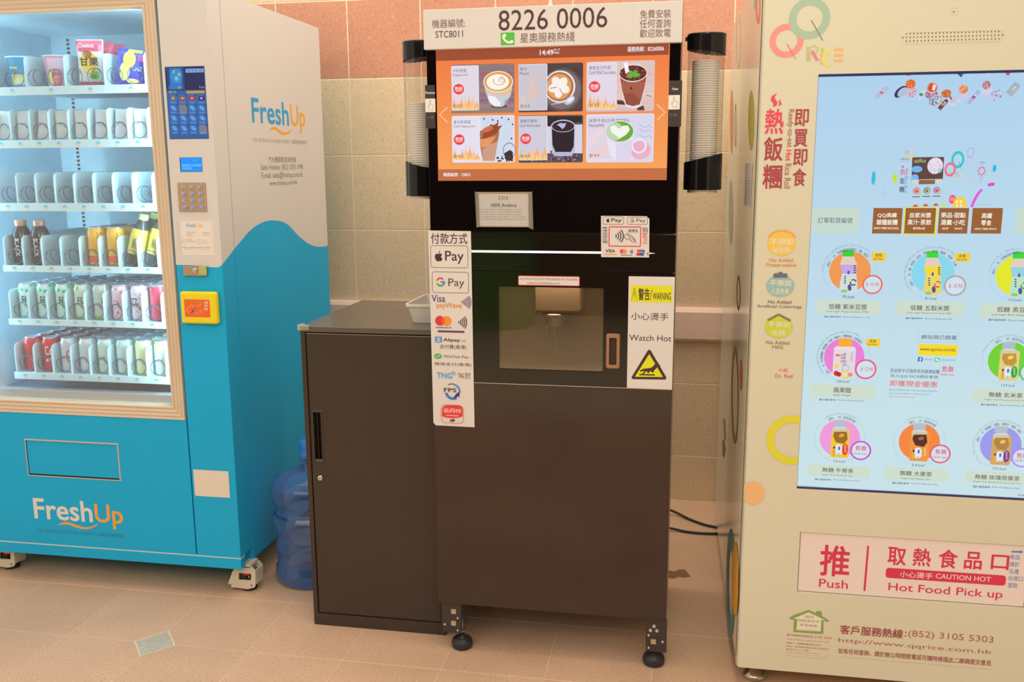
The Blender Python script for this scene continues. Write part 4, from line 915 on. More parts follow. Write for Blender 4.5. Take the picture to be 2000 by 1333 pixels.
for k, z in enumerate(SZ):
    s = MB(); s.box(-2.318, YS, z - LIP[k], -1.70, YS + .003, z + .001, M_tray, .0008); s.box(-2.318, YS + .003, z - .004, -1.70, YS + .48, z - .001, M_tray)
    so = obj('tray', s, bm_); shelves.append(so)
    for j in range(9):
        if k == 0 and j % 2: continue
        link('divider', divm, so, (-2.311 + .0722 * j + (.0045 if k == 0 else 0), YS + .0045, z - .001))
    for j in range(8):
        link('spiral_coil', cb, so, (XS[j], YS + .006, z + .001))
        if k == 0 and j % 2 == 0 and j: continue
        link('price_label', lb, so, (XS[j] + (0 if k else -.01), YS - .0006, z - LIP[k] / 2))
# ---- goods
def wraptext(mb, t, r, x0, x1, z0, z1, mat, bold=.02, a_mid=-pi / 2, vert=False):
    vs, fs, ax, bx_, ay, by_ = glyphs(t, bold); q = []
    for x, y, kz_ in vs:
        if vert: X = x0 + (y - ay) / (by_ - ay) * (x1 - x0); Z = z1 - (x - ax) / (bx_ - ax) * (z1 - z0)
        else: X = x0 + (x - ax) / (bx_ - ax) * (x1 - x0); Z = z0 + (y - ay) / (by_ - ay) * (z1 - z0)
        w = a_mid + X / r; q.append(((r + .0003 + kz_) * math.cos(w), (r + .0003 + kz_) * math.sin(w), Z))
    mb.add(q, fs, mat)
def spotty(name, base, c1_, c2_, scale=55, th=.32):
    m = bpy.data.materials.new(name); m.use_nodes = True; nt = m.node_tree; N = nt.nodes; L = nt.links; p = N['Principled BSDF']; p.inputs['Roughness'].default_value = .28; p.inputs['Metallic'].default_value = .15
    f = lambda c: tuple(min(.9, lin(a_) / q_) for a_, q_ in zip(c, KF)) + (1,)
    tc = N.new('ShaderNodeTexCoord'); v = N.new('ShaderNodeTexVoronoi'); v.inputs['Scale'].default_value = scale; L.new(tc.outputs['Object'], v.inputs['Vector'])
    lt = N.new('ShaderNodeMath'); lt.operation = 'LESS_THAN'; lt.inputs[1].default_value = th; L.new(v.outputs['Distance'], lt.inputs[0])
    sc = N.new('ShaderNodeSeparateColor'); L.new(v.outputs['Color'], sc.inputs[0]); g2 = N.new('ShaderNodeMath'); g2.operation = 'GREATER_THAN'; g2.inputs[1].default_value = .5; L.new(sc.outputs[0], g2.inputs[0])
    m1 = N.new('ShaderNodeMix'); m1.data_type = 'RGBA'; m1.inputs[6].default_value = f(c1_); m1.inputs[7].default_value = f(c2_); L.new(g2.outputs[0], m1.inputs[0])
    m2 = N.new('ShaderNodeMix'); m2.data_type = 'RGBA'; m2.inputs[6].default_value = f(base); L.new(lt.outputs[0], m2.inputs[0]); L.new(m1.outputs[2], m2.inputs[7]); L.new(m2.outputs[2], p.inputs['Base Color'])
    return m
M_alu = C(214, 206, 198, .25, .9)
def can_meshes(name, mat, r=.031, h=.122, txt=None):
    b = MB(); b.lathe([(.024, 0), (r - .001, .006), (r, .010), (r, h - .016), (.0265, h - .004)], (0, 0, 0), mat, 28, caps=False)
    if txt: txt(b, r)
    l_ = MB(); l_.lathe([(.0265, h - .004), (.0275, h - .002), (.0275, h), (.0262, h), (.0255, h - .005), (0, h - .005)], (0, 0, 0), M_alu, 28, caps=False)
    l_.lathe([(.007, h - .0045), (.007, h - .0035)], (0, -.006, 0), M_alu, 12); return b.mesh('can_body'), l_.mesh('can_lid')
def place_can(ms, loc, lab, grp, rz=0, name='drink_can', cat='can'):
    t_ = thing(name, lab, cat, loc, grp); t_.rotation_euler = (0, 0, rz)
    for nm, me in (('can_body', ms[0]), ('can_lid', ms[1])):
        o = bpy.data.objects.new(nm, me); COL.objects.link(o); o.parent = t_
    return t_
DK = C(36, 52, 66); RDc = C(206, 40, 50); WHc = C(232, 222, 212)
fz = lambda col=DK: (lambda b, r: wraptext(b, 'FIZZ', r, -.020, .030, .055, .078, col, .03))
CANS = {
 'green': can_meshes('g', spotty('mint_can_print', (196, 226, 206), (30, 170, 120), (96, 206, 150)), txt=fz()),
 'lime': can_meshes('l', spotty('lime_can_print', (206, 214, 190), (150, 200, 70), (196, 216, 90), 45), txt=fz()),
 'limegrey': can_meshes('lg', spotty('lime_grey_can_print', (190, 196, 180), (130, 190, 60), (206, 216, 150), 40), txt=lambda b, r: wraptext(b, 'FIZZ', r, -.002, .040, .055, .078, DK, .03)),
 'pink': can_meshes('p', spotty('pink_can_print', (226, 190, 190), (206, 96, 130), (214, 120, 140), 70, .3), txt=None),
 'pinkf': can_meshes('pf', spotty('pink_white_can_print', (226, 200, 196), (206, 96, 130), (220, 130, 150), 60, .28), txt=lambda b, r: wraptext(b, 'FIZZ', r, -.045, -.010, .055, .078, DK, .03)),
 'red': can_meshes('r', C(214, 62, 84, .3, .2)),
 'cola': can_meshes('c', C(206, 44, 54, .3, .2), txt=lambda b, r: (wraptext(b, 'Coca', r, -.022, .026, .06, .092, WHc, .02), wraptext(b, '~', r, -.02, .03, .035, .05, WHc, .05))),
 'colap': can_meshes('cp', spotty('plain_red_print', (206, 50, 60), (214, 110, 104), (196, 40, 50), 22, .25)),
 'silver': can_meshes('s', C(206, 202, 200, .3, .3), txt=lambda b, r: wraptext(b, 'Co', r, -.012, .026, .05, .08, RDc, .02)),
 'greyc': can_meshes('gc', spotty('grey_white_print', (204, 206, 208), (176, 184, 194), (190, 196, 200), 40, .3)),
 'pale': can_meshes('pg', spotty('pale_green_print', (196, 214, 190), (110, 176, 110), (160, 200, 140), 60, .28)),
 'pale2': can_meshes('pg2', spotty('pale_mint_print', (190, 212, 194), (214, 220, 214), (140, 190, 150), 36, .3)),
 'yell': can_meshes('y', spotty('pale_yellow_print', (220, 218, 160), (236, 206, 60), (206, 216, 120), 34, .26)),
 'yell2': can_meshes('y2', spotty('yellow_white_print', (216, 218, 190), (236, 210, 60), (190, 206, 140), 50, .3)),
 'oran': can_meshes('o', coat('orange_can_print', (240, 168, 50), .3, .5, .05, 60), h=.132, txt=lambda b, r: (wraptext(b, 'SUNKIST', r, .000, .018, .03, .115, C(200, 120, 30), .03, vert=True), b.lathe([(r + .0002, .012), (r + .0002, .035)], (0, 0, 0), C(224, 92, 60), 28, caps=False))),
}
ROW5 = [('green', 'mint green can with white script, first from the left on the fifth tray'), ('green', 'mint green can with white script, second from the left on the fifth tray'), ('green', 'mint green can, third from the left on the fifth tray'), ('lime', 'lime and white can with dark FIZZ lettering, fourth on the fifth tray'), ('limegrey', 'lime green and grey can with round dots on the fifth tray'), ('pink', 'pink spotted can on the fifth tray without lettering in front'), ('pinkf', 'white and pink spotted can next to the red one on the fifth tray'), ('red', 'red can at the right end of the fifth tray')]
ROW6 = [('colap', 'red can at the left end of the bottom tray'), ('cola', 'red cola can with white script, second on the bottom tray'), ('silver', 'silver white can with red script on the bottom tray'), ('greyc', 'pale grey can, fourth on the bottom tray'), ('pale', 'pale green patterned can, fifth on the bottom tray'), ('pale2', 'pale mint can, sixth on the bottom tray'), ('yell', 'pale yellow can, seventh on the bottom tray'), ('yell2', 'yellow and white can at the right end of the bottom tray')]
rnd = random.Random(11)
for row, z, nm, tier in ((ROW5, SZ[4], 'fifth', 5), (ROW6, SZ[5], 'bottom', 6)):
    for j, (kind, lab) in enumerate(row):
        for d in range(4):
            kk = kind if d == 0 else {'colap': 'cola', 'pinkf': 'pink', 'silver': 'colap'}.get(kind, kind)
            lb_ = lab if d == 0 else ('', 'second', 'third', 'hindmost')[d] + ' can in the queue behind the ' + (('first ', 'second ', 'third ')[j] if kind == 'green' else '') + {'green': 'mint green', 'lime': 'lime and white', 'limegrey': 'lime grey', 'pink': 'pink spotted', 'pinkf': 'white and pink', 'red': 'red', 'colap': 'leftmost red', 'cola': 'red cola', 'silver': 'silver white', 'greyc': 'pale grey', 'pale': 'pale green', 'pale2': 'pale mint', 'yell': 'pale yellow', 'yell2': 'yellow and white'}[kind] + ' front can on the ' + nm + ' tray'
            place_can(CANS[kk], (XS[j], YS + .058 + .067 * d, z - .0005), lb_, ('cans queued behind the ' + kind + ' can on the ' + nm + ' tray') if d else 'cans at the front of the ' + nm + ' tray', math.radians(30) + (rnd.uniform(-.2, .2) if d else 0))
for j in (4, 5):
    for d in range(3):
        place_can(CANS['oran'], (XS[j], YS + .058 + .067 * d, SZ[3] - .0005), ('orange can at the front of the fourth tray, ' + ('left' if j == 4 else 'right') + ' one of two') if d == 0 else 'orange can queued behind the ' + ('left' if j == 4 else 'right') + ' front orange can', 'orange cans queued, ' + ('left' if j == 4 else 'right') + ' column' if d else 'front orange cans', math.radians(30))
# coffee bottle cans
def bottle_thing(loc, lab, prof, bm_mat, capc, txts, caph, rot=(0, 0, 0), grp=None, band=None):
    t_ = thing('drink_bottle', lab, 'bottle', loc, grp); t_.rotation_euler = rot
    b = MB(); b.lathe(prof, (0, 0, 0), bm_mat, 28, caps=False)
    for f_ in txts: f_(b)
    if band: b.lathe(band[0], (0, 0, 0), band[1], 28, caps=False)
    c = MB(); c.lathe(caph, (0, 0, 0), capc, 24, caps=False)
    for nm, m_ in (('bottle_body', b), ('bottle_cap', c)):
        o = bpy.data.objects.new(nm, m_.mesh(nm)); COL.objects.link(o); o.parent = t_
    return t_
pr = [(.022, 0), (.029, .004), (.030, .012), (.030, .105), (.026, .122), (.019, .132), (.018, .136)]
for j, w in ((0, 'left'), (1, 'right')):
    bottle_thing((XS[j], YS + .055, SZ[3] - .0005), 'black coffee bottle with copper cap on the fourth tray, ' + w + ' one of the pair', pr, C(46, 44, 52, .3, .3), C(206, 150, 120, .35, .3),
        [lambda b: wraptext(b, 'BLACK', .030, -.022, -.006, .03, .092, WHc, .03, vert=True), lambda b: wraptext(b, 'コクの珈琲', .030, -.002, .014, .04, .11, C(220, 190, 90), .02, vert=True)], [(.0185, .134), (.0195, .136), (.0195, .152), (.018, .155), (0, .155)], rot=(0, 0, math.radians(28)))
pr = [(.020, 0), (.030, .004), (.031, .012), (.031, .05), (.031, .105), (.028, .128), (.016, .150), (.013, .160)]
for j, w in ((6, 'left'), (7, 'right')):
    for d in range(2):
        bottle_thing((XS[j] - .006, YS + .05 + .07 * d, SZ[3] + .003), ('yellow labelled dark tea bottle leaning on the fourth tray, ' + w + ' one') if d == 0 else 'yellow labelled bottle queued behind the ' + w + ' leaning tea bottle', pr, C(58, 60, 60, .2), C(210, 212, 120, .4),
            [lambda b: wraptext(b, '綠茶', .0312, -.012, .012, .060, .095, C(90, 90, 40), .02)], [(.0145, .158), (.0155, .160), (.0155, .176), (.014, .178), (0, .178)], rot=(0, math.radians(15), math.radians(10)), band=([(.0313, .040), (.0313, .105), (.0288, .127)], C(216, 186, 70, .35)))
# white packets on the second tray
M_pkt = coat('white_film_packet', (214, 228, 236), .3, .5, .03, 40, k=(1, 1, 1))
pk = MB()
def pouch(w, h, d, nx=8, nz=8, seed=1, mat=None, crimp=.008):
    rnd = random.Random(seed); vs = []; f = []
    for side in (-1, 1):
        for j in range(nz + 1):
            for i in range(nx + 1):
                x, z = i / nx, j / nz; e = max(0, min(x, 1 - x, z, 1 - z)) * 2; b_ = d / 2 * min(1, (e * 2.2)) ** .6
                k = rnd.uniform(-.0012, .0012) if 0 < i < nx and 0 < j < nz else 0
                vs.append(((x - .5) * w * (1 - .05 * math.sin(pi * z)), side * (b_ + .0004) + k, z * h))
    n = (nx + 1) * (nz + 1)
    for s_ in (0, 1):
        for j in range(nz):
            for i in range(nx):
                q = [s_ * n + j * (nx + 1) + i, s_ * n + j * (nx + 1) + i + 1, s_ * n + (j + 1) * (nx + 1) + i + 1, s_ * n + (j + 1) * (nx + 1) + i]; f.append(q if s_ == 0 else q[::-1])
    return vs, f
for j in range(8):
    v_, f_ = pouch(.058, .098, .020, seed=20 + j)
    m_ = MB(); m_.add(v_, f_, M_pkt, True)
    o = obj('wrapped_packet', m_, None, (XS[j] + .000, YS + .036, SZ[1] + .002)); o.rotation_euler = (math.radians(-8), math.radians(random.Random(j).uniform(-4, 4)), math.radians(14))
    tag(o, 'plain white wrapped packet on the second tray, ' + ('leftmost one', 'second from the left', 'third from the left', 'fourth from the left', 'fourth from the right', 'third from the right', 'second from the right', 'rightmost one')[j], 'packet', 'white packets on the second tray')
# top tray: two noodle cups, chestnut bags, blue bag
def noodle(x, lab, side, lidc, print_, grp=None):
    t_ = thing('noodle_cup', lab, 'cup', (x, YS + .075, SZ[0])); t_.rotation_euler = (0, 0, math.radians(25))
    b = MB(); b.lathe([(.033, 0), (.034, .002), (.046, .098), (.048, .100)], (0, 0, 0), side, 32, caps=False); print_(b)
    l_ = MB(); l_.lathe([(.048, .100), (.049, .102), (.048, .104), (0, .1045)], (0, 0, 0), lidc, 32, caps=False)
    for nm, m_ in (('cup_body', b), ('cup_lid', l_)):
        o = bpy.data.objects.new(nm, m_.mesh(nm)); COL.objects.link(o); o.parent = t_
def cone_patch(b, a0, a1, z0, z1, m_, n=10):
    q = []
    for z in (z0, z1):
        r = .034 + (.046 - .034) * (z - .002) / .096 + .0004
        for i in range(n + 1): w = math.radians(a0 + (a1 - a0) * i / n); q.append((r * math.cos(w), r * math.sin(w), z))
    b.add(q, [[i, i + 1, n + 2 + i, n + 1 + i] for i in range(n)], m_)
def pr1(b):
    cone_patch(b, -130, -60, .012, .045, C(236, 214, 90)); cone_patch(b, -60, -35, .05, .085, C(150, 190, 190)); wraptext(b, '味道', .042, -.035, -.004, .062, .085, C(236, 220, 70), .03); cone_patch(b, -112, -80, .016, .034, C(240, 236, 220))
def pr2(b):
    cone_patch(b, -135, -115, .01, .05, C(240, 226, 90)); cone_patch(b, -112, -70, .004, .048, C(226, 96, 110)); cone_patch(b, -62, -42, .010, .032, C(226, 216, 206)); cone_patch(b, -130, -50, .06, .094, C(232, 186, 196)); wraptext(b, '辛', .039, -.012, .008, .012, .04, C(240, 190, 180), .03)
noodle(-2.225, 'blue noodle cup with yellow picture at the left of the top tray', C(40, 156, 190), C(206, 214, 216), pr1)
noodle(-2.085, 'pink and white noodle cup on the top tray', C(226, 176, 186), C(214, 200, 200), pr2)
def bagthing(x, y, w, h, d, mat, lab, prints, rot, seed=1, grp=None):
    t_ = thing('snack_bag', lab, 'snack bag', (x, y, SZ[0] + .001), grp); t_.rotation_euler = rot
    v_, f_ = pouch(w, h, d, 10, 12, seed); b = MB(); b.add(v_, f_, mat, True); o = bpy.data.objects.new('bag_film', b.mesh('bag_film')); COL.objects.link(o); o.parent = t_
    p_ = MB()
    for kind, x0, z0, x1, z1, m_, t2 in prints:
        yy = -d / 2 - .0022
        if kind == 'r':
            n = 8; q = []
            for j in range(n + 1):
                for i in range(n + 1):
                    X, Z = (x0 + (x1 - x0) * i / n), (z0 + (z1 - z0) * j / n); xx, zz_ = X / w + .5, Z / h; e = max(0, min(xx, 1 - xx, zz_, 1 - zz_)) * 2; q.append((X, -(d / 2 * min(1, e * 2.2) ** .6 + .0028), Z))
            p_.add(q, [[j * (n + 1) + i, j * (n + 1) + i + 1, (j + 1) * (n + 1) + i + 1, (j + 1) * (n + 1) + i] for j in range(n) for i in range(n)], m_)
        elif kind == 'e': p_.add([(x0 + x1 * math.cos(2 * pi * i / 20), yy - .0012, z0 + z1 * math.sin(2 * pi * i / 20)) for i in range(20)], [list(range(20))], m_)
        elif kind == 't':
            vs, fs, ax, bx_, ay, by_ = glyphs(t2, .03); p_.add([(x0 + (u_ - ax) / (bx_ - ax) * (x1 - x0), yy - .0025 - kz_, z0 + (v2 - ay) / (by_ - ay) * (z1 - z0)) for u_, v2, kz_ in vs], fs, m_)
    if prints: o = bpy.data.objects.new('bag_print', p_.mesh('bag_print')); COL.objects.link(o); o.parent = t_
M_bw, M_br = coat('white_foil', (226, 214, 206), .28, .5, .04, 30), coat('red_foil', (216, 66, 90), .28, .5, .06, 30)
bagthing(-1.946, YS + .05, .088, .150, .034, M_bw, 'white and red chestnut snack bag at the front of the top tray', [('r', -.042, .112, .042, .146, M_br, 0), ('e', 0, .075, .028, .034, C(236, 190, 60), 0), ('e', -.004, .10, .015, .012, C(190, 40, 40), 0), ('t', -.030, .064, .030, .092, C(40, 24, 24), '甘栗'), ('e', .018, .035, .013, .013, C(80, 170, 60), 0), ('e', .010, .030, .012, .008, C(60, 150, 50), 0), ('r', -.040, .004, .040, .014, C(190, 50, 80), 0), ('t', -.03, .122, .02, .136, C(240, 210, 210), 'Chestnut')], (0, 0, math.radians(14)))
for d in (1, 2): bagthing(-1.946 + .004 * d, YS + .05 + .055 * d, .088, .148, .034, M_br, 'red snack bag queued behind the chestnut bag on the top tray', [], (0, 0, math.radians(14)), 2 + d, 'red bags behind the chestnut bag')
M_bb = coat('blue_foil', (54, 58, 176), .28, .5, .12, 30)
bagthing(-1.812, YS + .048, .098, .118, .046, M_bb, 'crinkled blue and yellow snack bag at the right end of the top tray', [('e', .000, .080, .020, .026, C(226, 210, 70), 0), ('e', -.012, .040, .016, .030, C(206, 206, 90), 0), ('e', .018, .012, .02, .008, C(226, 180, 80), 0), ('r', -.010, .105, .035, .116, C(226, 210, 60), 0), ('t', .012, .045, .042, .060, C(206, 206, 230), 'CHIP'), ('r', .026, .078, .044, .096, C(190, 60, 130), 0)], (math.radians(-6), math.radians(8), math.radians(14)), 9)

# ---- things on the column
P_b = front(YB)
def plate(name, x0, y0, x1, y1, d, mat, bev=.0, parent=col, label=None, proud=.0006):
    q0 = onY(x0, y0, YB); q1 = onY(x1, y1, YB); return obj(name, MB().box(q0.x, YB - d, q1.z, q1.x, YB - proud + .0, q0.z, mat, bev), parent, label=label)
dsp = plate('touch_display', 322, 131, 408, 271, .0014, C(30, 34, 50, .15), label='small blue lit product display')
a = Art(front(YB - .0014), .0002).crop(0, 0, .33)
a.rect(977, 398, 1236, 820, E(34, 72, 130)); a.rect(985, 540, 1232, 818, E(50, 94, 156)); a.rect(1086, 398, 1214, 530, E(34, 42, 88)); a.rect(1098, 408, 1206, 428, E(140, 170, 216)); a.text('現金付款 請投入錢幣', 1104, 411, 1200, 425, E(30, 60, 120)); a.rect(1000, 405, 1082, 528, E(60, 110, 190)); a.disc(1043, 447, 36, E(50, 140, 200)); a.disc(1028, 425, 8, E(120, 190, 120)); a.disc(1060, 440, 9, E(140, 190, 120)); a.disc(1045, 465, 12, E(120, 180, 220)); a.rect(1020, 480, 1070, 490, E(60, 140, 210)); a.rect(1000, 508, 1082, 526, E(40, 120, 200)); a.disc(1062, 518, 8, E(160, 150, 60)); a.text('Fresh', 1180, 510, 1210, 522, E(160, 170, 200)); a.rect(980, 420, 994, 525, E(50, 40, 60))
a.rect(1000, 538, 1020, 552, E(170, 140, 70)); a.rect(1026, 538, 1045, 552, E(110, 140, 140)); a.rect(1102, 538, 1212, 552, E(190, 150, 80))
for r_ in range(4):
    for c_ in range(4):
        x, y = 1000 + 56 * c_ + r_ * 4, 560 + 60 * r_; gr = (r_, c_) in ((1, 1), (3, 3)); a.rect(x, y, x + 50, y + 55, E(118, 124, 140) if gr else E(60, 108, 172))
        if r_ == 0: cc_ = ((120, 110, 90), (170, 70, 50), (170, 50, 60), (60, 40, 120))[c_]; a.poly([(x + 10, y + 8), (x + 40, y + 8), (x + 36, y + 38), (x + 14, y + 38)] if c_ < 2 else [(x + 8, y + 10), (x + 44, y + 10), (x + 44, y + 36), (x + 8, y + 36)], E(*cc_)); a.ell(x + 25, y + 22, 8, 6, E(190, 170, 150))
        elif not gr: a.ell(x + 24, y + 20, 17, 10, E(92, 158, 226), -40)
        a.rect(x + 10, y + 46, x + 40, y + 49, E(110, 160, 214)); a.disc(x + 44, y + 4, 4, E(30, 50, 110))
a.out('picture', dsp)
lcd = plate('status_display', 351, 308, 396, 335.5, .0012, C(20, 40, 90, .2), label='small bright blue status display')
a = Art(front(YB - .0012), .0002).crop(300, 0, .3); a.rect(173, 1028, 318, 1116, E(16, 150, 250)); a.rect(173, 1028, 180, 1116, E(10, 70, 190)); a.text('PLEASE CHOOSE', 186, 1070, 312, 1084, E(150, 210, 255), .02).text('THE GOODS', 186, 1090, 250, 1103, E(150, 210, 255), .02).text('14:49', 255, 1038, 285, 1050, E(90, 190, 255)); a.out('lettering', lcd)
kp = plate('keypad', 347, 357, 405.5, 414, .004, coat('bronze_plate', (186, 150, 108), .35, .5, .06, metal=.3), .0015)
a = Art(front(YB - .004)).crop(0, 0, .33)
digits = ['1', '2', '3', '4', '5', '6', '7', '8', '9', 'Cancel', '0', 'OK']
for i, dg in enumerate(digits):
    r_, c_ = divmod(i, 3); x, y = 1087 + 49 * c_ + 3 * r_, 1107 + 40.5 * r_; u_, v_ = a.uv(x, y)
    kb = obj('key', MB().box(u_ - .0072, YB - .0072, v_ - .0058, u_ + .0072, YB - .004, v_ + .0058, C(206, 176, 140, .3, .4), .001), kp)
    t_ = Art(front(YB - .0072), .0003).crop(0, 0, .33); w = 4 if dg == '1' else 9 if len(dg) == 1 else 17; t_.text(dg, x - w, y - 9, x + w - 2, y + 10, E(60, 130, 255), .03)
    # the lit digit belongs to its key: same mesh
    me = kb.data; o2 = MB(); o2.v = [tuple(v.co) for v in me.vertices]; o2.f = [list(p.vertices) for p in me.polygons]; o2.m = [0] * len(o2.f); o2.sm = [False] * len(o2.f); o2.mats = [me.materials[0]]
    dv = len(o2.v); o2.v += t_.mb.v; o2.f += [[q + dv for q in fc] for fc in t_.mb.f]; o2.m += [1] * len(t_.mb.f); o2.sm += [False] * len(t_.mb.f); o2.mats.append(t_.mb.mats[0]); kb.data = o2.mesh('key')
st_ = plate('help_sticker', 352, 431, 420, 499, .0008, C(230, 212, 188), label='cream help sticker with small print')
a = Art(front(YB - .0008), .0002).crop(300, 400, .3); gk = C(170, 150, 130)
a.frame(155, 108, 388, 310, 1.2, C(206, 184, 160), 3).text('Fresh', 214, 121, 271, 148, C(90, 160, 190), .02).text('Up', 273, 122, 323, 152, C(236, 176, 110), .02)
for t2, x0, y0, x1, y1 in (('掃描二維碼查詢', 213, 176, 272, 183), ('自助服務熱線', 213, 190, 255, 197), ('25931998', 213, 203, 250, 209), ('售後服務查詢', 318, 180, 362, 187), ('請聯絡客戶服務', 318, 195, 366, 201), ('常見問題', 213, 225, 250, 231), ('退款及取貨安排查詢', 213, 236, 275, 243), ('支付方式', 318, 232, 348, 238), ('現金或八達通', 318, 246, 355, 252), ('如有查詢，請致電客戶服務熱線與我們聯絡', 182, 274, 372, 284), ('辦公時間星期一至五上午九時至下午六時', 200, 287, 360, 294)): a.text(t2, x0, y0, x1, y1, gk)
a.frame(183, 222, 208, 256, 1, gk, 6).frame(283, 224, 312, 258, 1, gk, 6).text('?', 192, 232, 199, 246, gk).text('!', 296, 234, 299, 248, gk); a.out('lettering', st_)
lk = plate('lock_plate', 360, 519.5, 406, 539, .010, C(190, 150, 110, .3, .7), .001)
q = onY(380, 529, YB - .010); mb = MB(); mb.lathe([(.0085, 0), (.0085, .002), (.006, .003), (.002, .002)], (q.x, YB - .010, q.z), M_chrome, 20, axis='Y'); obj('lock_barrel', mb, lk)
q0 = onY(388, 520, YB - .01); q1 = onY(404, 537, YB - .01); mb = MB().box(q0.x, YB - .0108, q1.z, q1.x, YB - .01, q0.z, C(176, 176, 100)); obj('lock_sticker', mb, lk)
q0 = onY(351, 569.5, YB - .018); q1 = onY(427, 634, YB - .018)
rd = obj('card_reader', MB().box(q0.x, YB - .022, q1.z, q1.x, YB - .0008, q0.z, coat('yellow_plastic', (248, 204, 24), .3, .5, .02), .008, seg=4), col, label='yellow card reader with orange face')
a = Art(front(YB - .022), .0002).crop(300, 400, .3); a.rect(197, 616, 371, 735, C(236, 98, 36), 4)
a.line([(216, 690), (222, 672), (245, 656), (275, 662), (290, 660), (312, 648), (308, 634), (290, 636), (276, 655), (262, 668)], 5, C(240, 150, 50)); a.line([(216, 690), (225, 700), (250, 698), (268, 680)], 5, C(240, 150, 50)); a.line([(232, 706), (255, 698), (270, 672)], 10, C(60, 70, 150), True); a.line([(276, 655), (290, 640), (304, 634)], 6, C(80, 160, 50), True)
for y in (631, 652, 673): a.rect(331, y, 353, y + 15, C(230, 190, 150), 2); a.text('八達通'[(y - 631) // 21], 336, y + 2, 348, y + 13, C(180, 90, 50))
a.text('八達通', 290, 686, 318, 697, C(240, 190, 140)).text('Octopus', 270, 700, 322, 710, C(240, 180, 130)); a.out('lettering', rd)
plate('blank_sticker', 377.5, 917.5, 449.5, 973, .0008, C(226, 204, 176), label='blank cream sticker low on the column')
# castors: yoke, red adjuster wheel, black wheel, foot pad
def castor(cx, cy, lab):
    t_ = MB(); M_cs = coat('ivory_castor', (214, 192, 156), .45, .4, .06)
    o = obj('castor', MB().box(cx - .035, cy - .03, .088, cx + .035, cy + .03, .1005, M_cs, .001), bm_, label=lab)
    w_ = MB()
    sd = [(-.052, .026), (-.040, .012), (.020, .010), (.045, .018), (.050, .030), (.052, .075), (.040, .092), (-.020, .092), (-.034, .070)]
    hole = [(-.012, .042), (.034, .042), (.036, .068), (-.010, .068)]
    for yy in (-.030, .024):
        # cheek with its window: strips round the hole
        A = [(cx + x, cy + yy, z) for x, z in sd]
        def seg(p): w_.prism([(cx + x, cy + yy, z) for x, z in p], (0, .006, 0), M_cs)
        seg([(-.052, .026), (-.040, .012), (.020, .010), (.045, .018), (.050, .030), (.050, .042), (-.046, .042)]); seg([(-.046, .042), (-.012, .042), (-.010, .068), (-.035, .068)]); seg([(.034, .042), (.050, .042), (.052, .068), (.036, .068)]); seg([(-.035, .068), (.052, .068), (.052, .078), (.040, .092), (-.020, .092)])
    w_.box(cx + .046, cy - .024, .028, cx + .051, cy + .024, .078, M_cs)
    for bx_, bz_ in ((-.043, .022), (.035, .026)): w_.lathe([(.0035, 0), (.0035, .0015)], (cx + bx_, cy - .030, bz_), M_steel, 10, axis='Y')
    obj('yoke', w_, o)
    k = MB(); k.lathe([(.012, -.020), (.033, -.018), (.035, -.010), (.035, .010), (.033, .018), (.012, .020)], (cx - .022, cy, .0355), M_rub, 28, axis='Y'); obj('wheel', k, o)
    k = MB(); k.lathe([(.022, 0), (.024, .003), (.024, .010), (.021, .012)], (cx + .012, cy, .056), C(206, 40, 44, .4), 16, smooth=False); k.lathe([(.006, 0), (.006, .04)], (cx + .012, cy, .012), M_steel, 10); obj('red_adjuster', k, o)
    k = MB(); k.lathe([(.026, 0), (.028, .003), (.026, .010), (.010, .013)], (cx + .012, cy, .0005), M_rub, 24); obj('foot_pad', k, o)
q = onZ(474, 1149, .012); castor(q.x, 2.842, 'ivory castor under the right front corner')
q = onZ(2, 1100, .012); castor(-2.425, 2.86, 'ivory castor under the left front corner')
castor(-1.56, 3.60, None) ; castor(-2.60, 3.60, None)

# ------------------------------------------------------------------ cream hot food machine on the right
YR = 2.45
M_rc = coat('cream_paint', (214, 199, 163), 0.38, 0.4, 0.02, 2)
M_rs = coat('cream_side_gloss', (206, 194, 160), 0.16, 0.6, 0.02, 2)
rm = thing('hot_food_vending_machine', 'cream hot rice roll vending machine with a tall lit menu screen', 'vending machine', (.8, 3.0, 0))
RB = .088; RT = 1.93; RX1 = 1.46
# body with a slightly wider back, as seen along its left side
mb = MB(); mb.prism([(.1725, 2.507, RB), (RX1, 2.507, RB), (RX1, 3.6, RB), (.149, 3.6, RB)], (0, 0, RT - RB), M_rs); rbody = obj('cabinet_body', mb, rm)
PS = Plane((.1725, 2.507, 0), (.149 - .1725, 3.6 - 2.507, 0), (0, 0, 1)); PS.u = -PS.u; PS.n = PS.u.cross(PS.v)
a = Art(PS, .0003)
def side(ox, oy, s): a.crop(ox, oy, s)
side(1380, 0, .225)

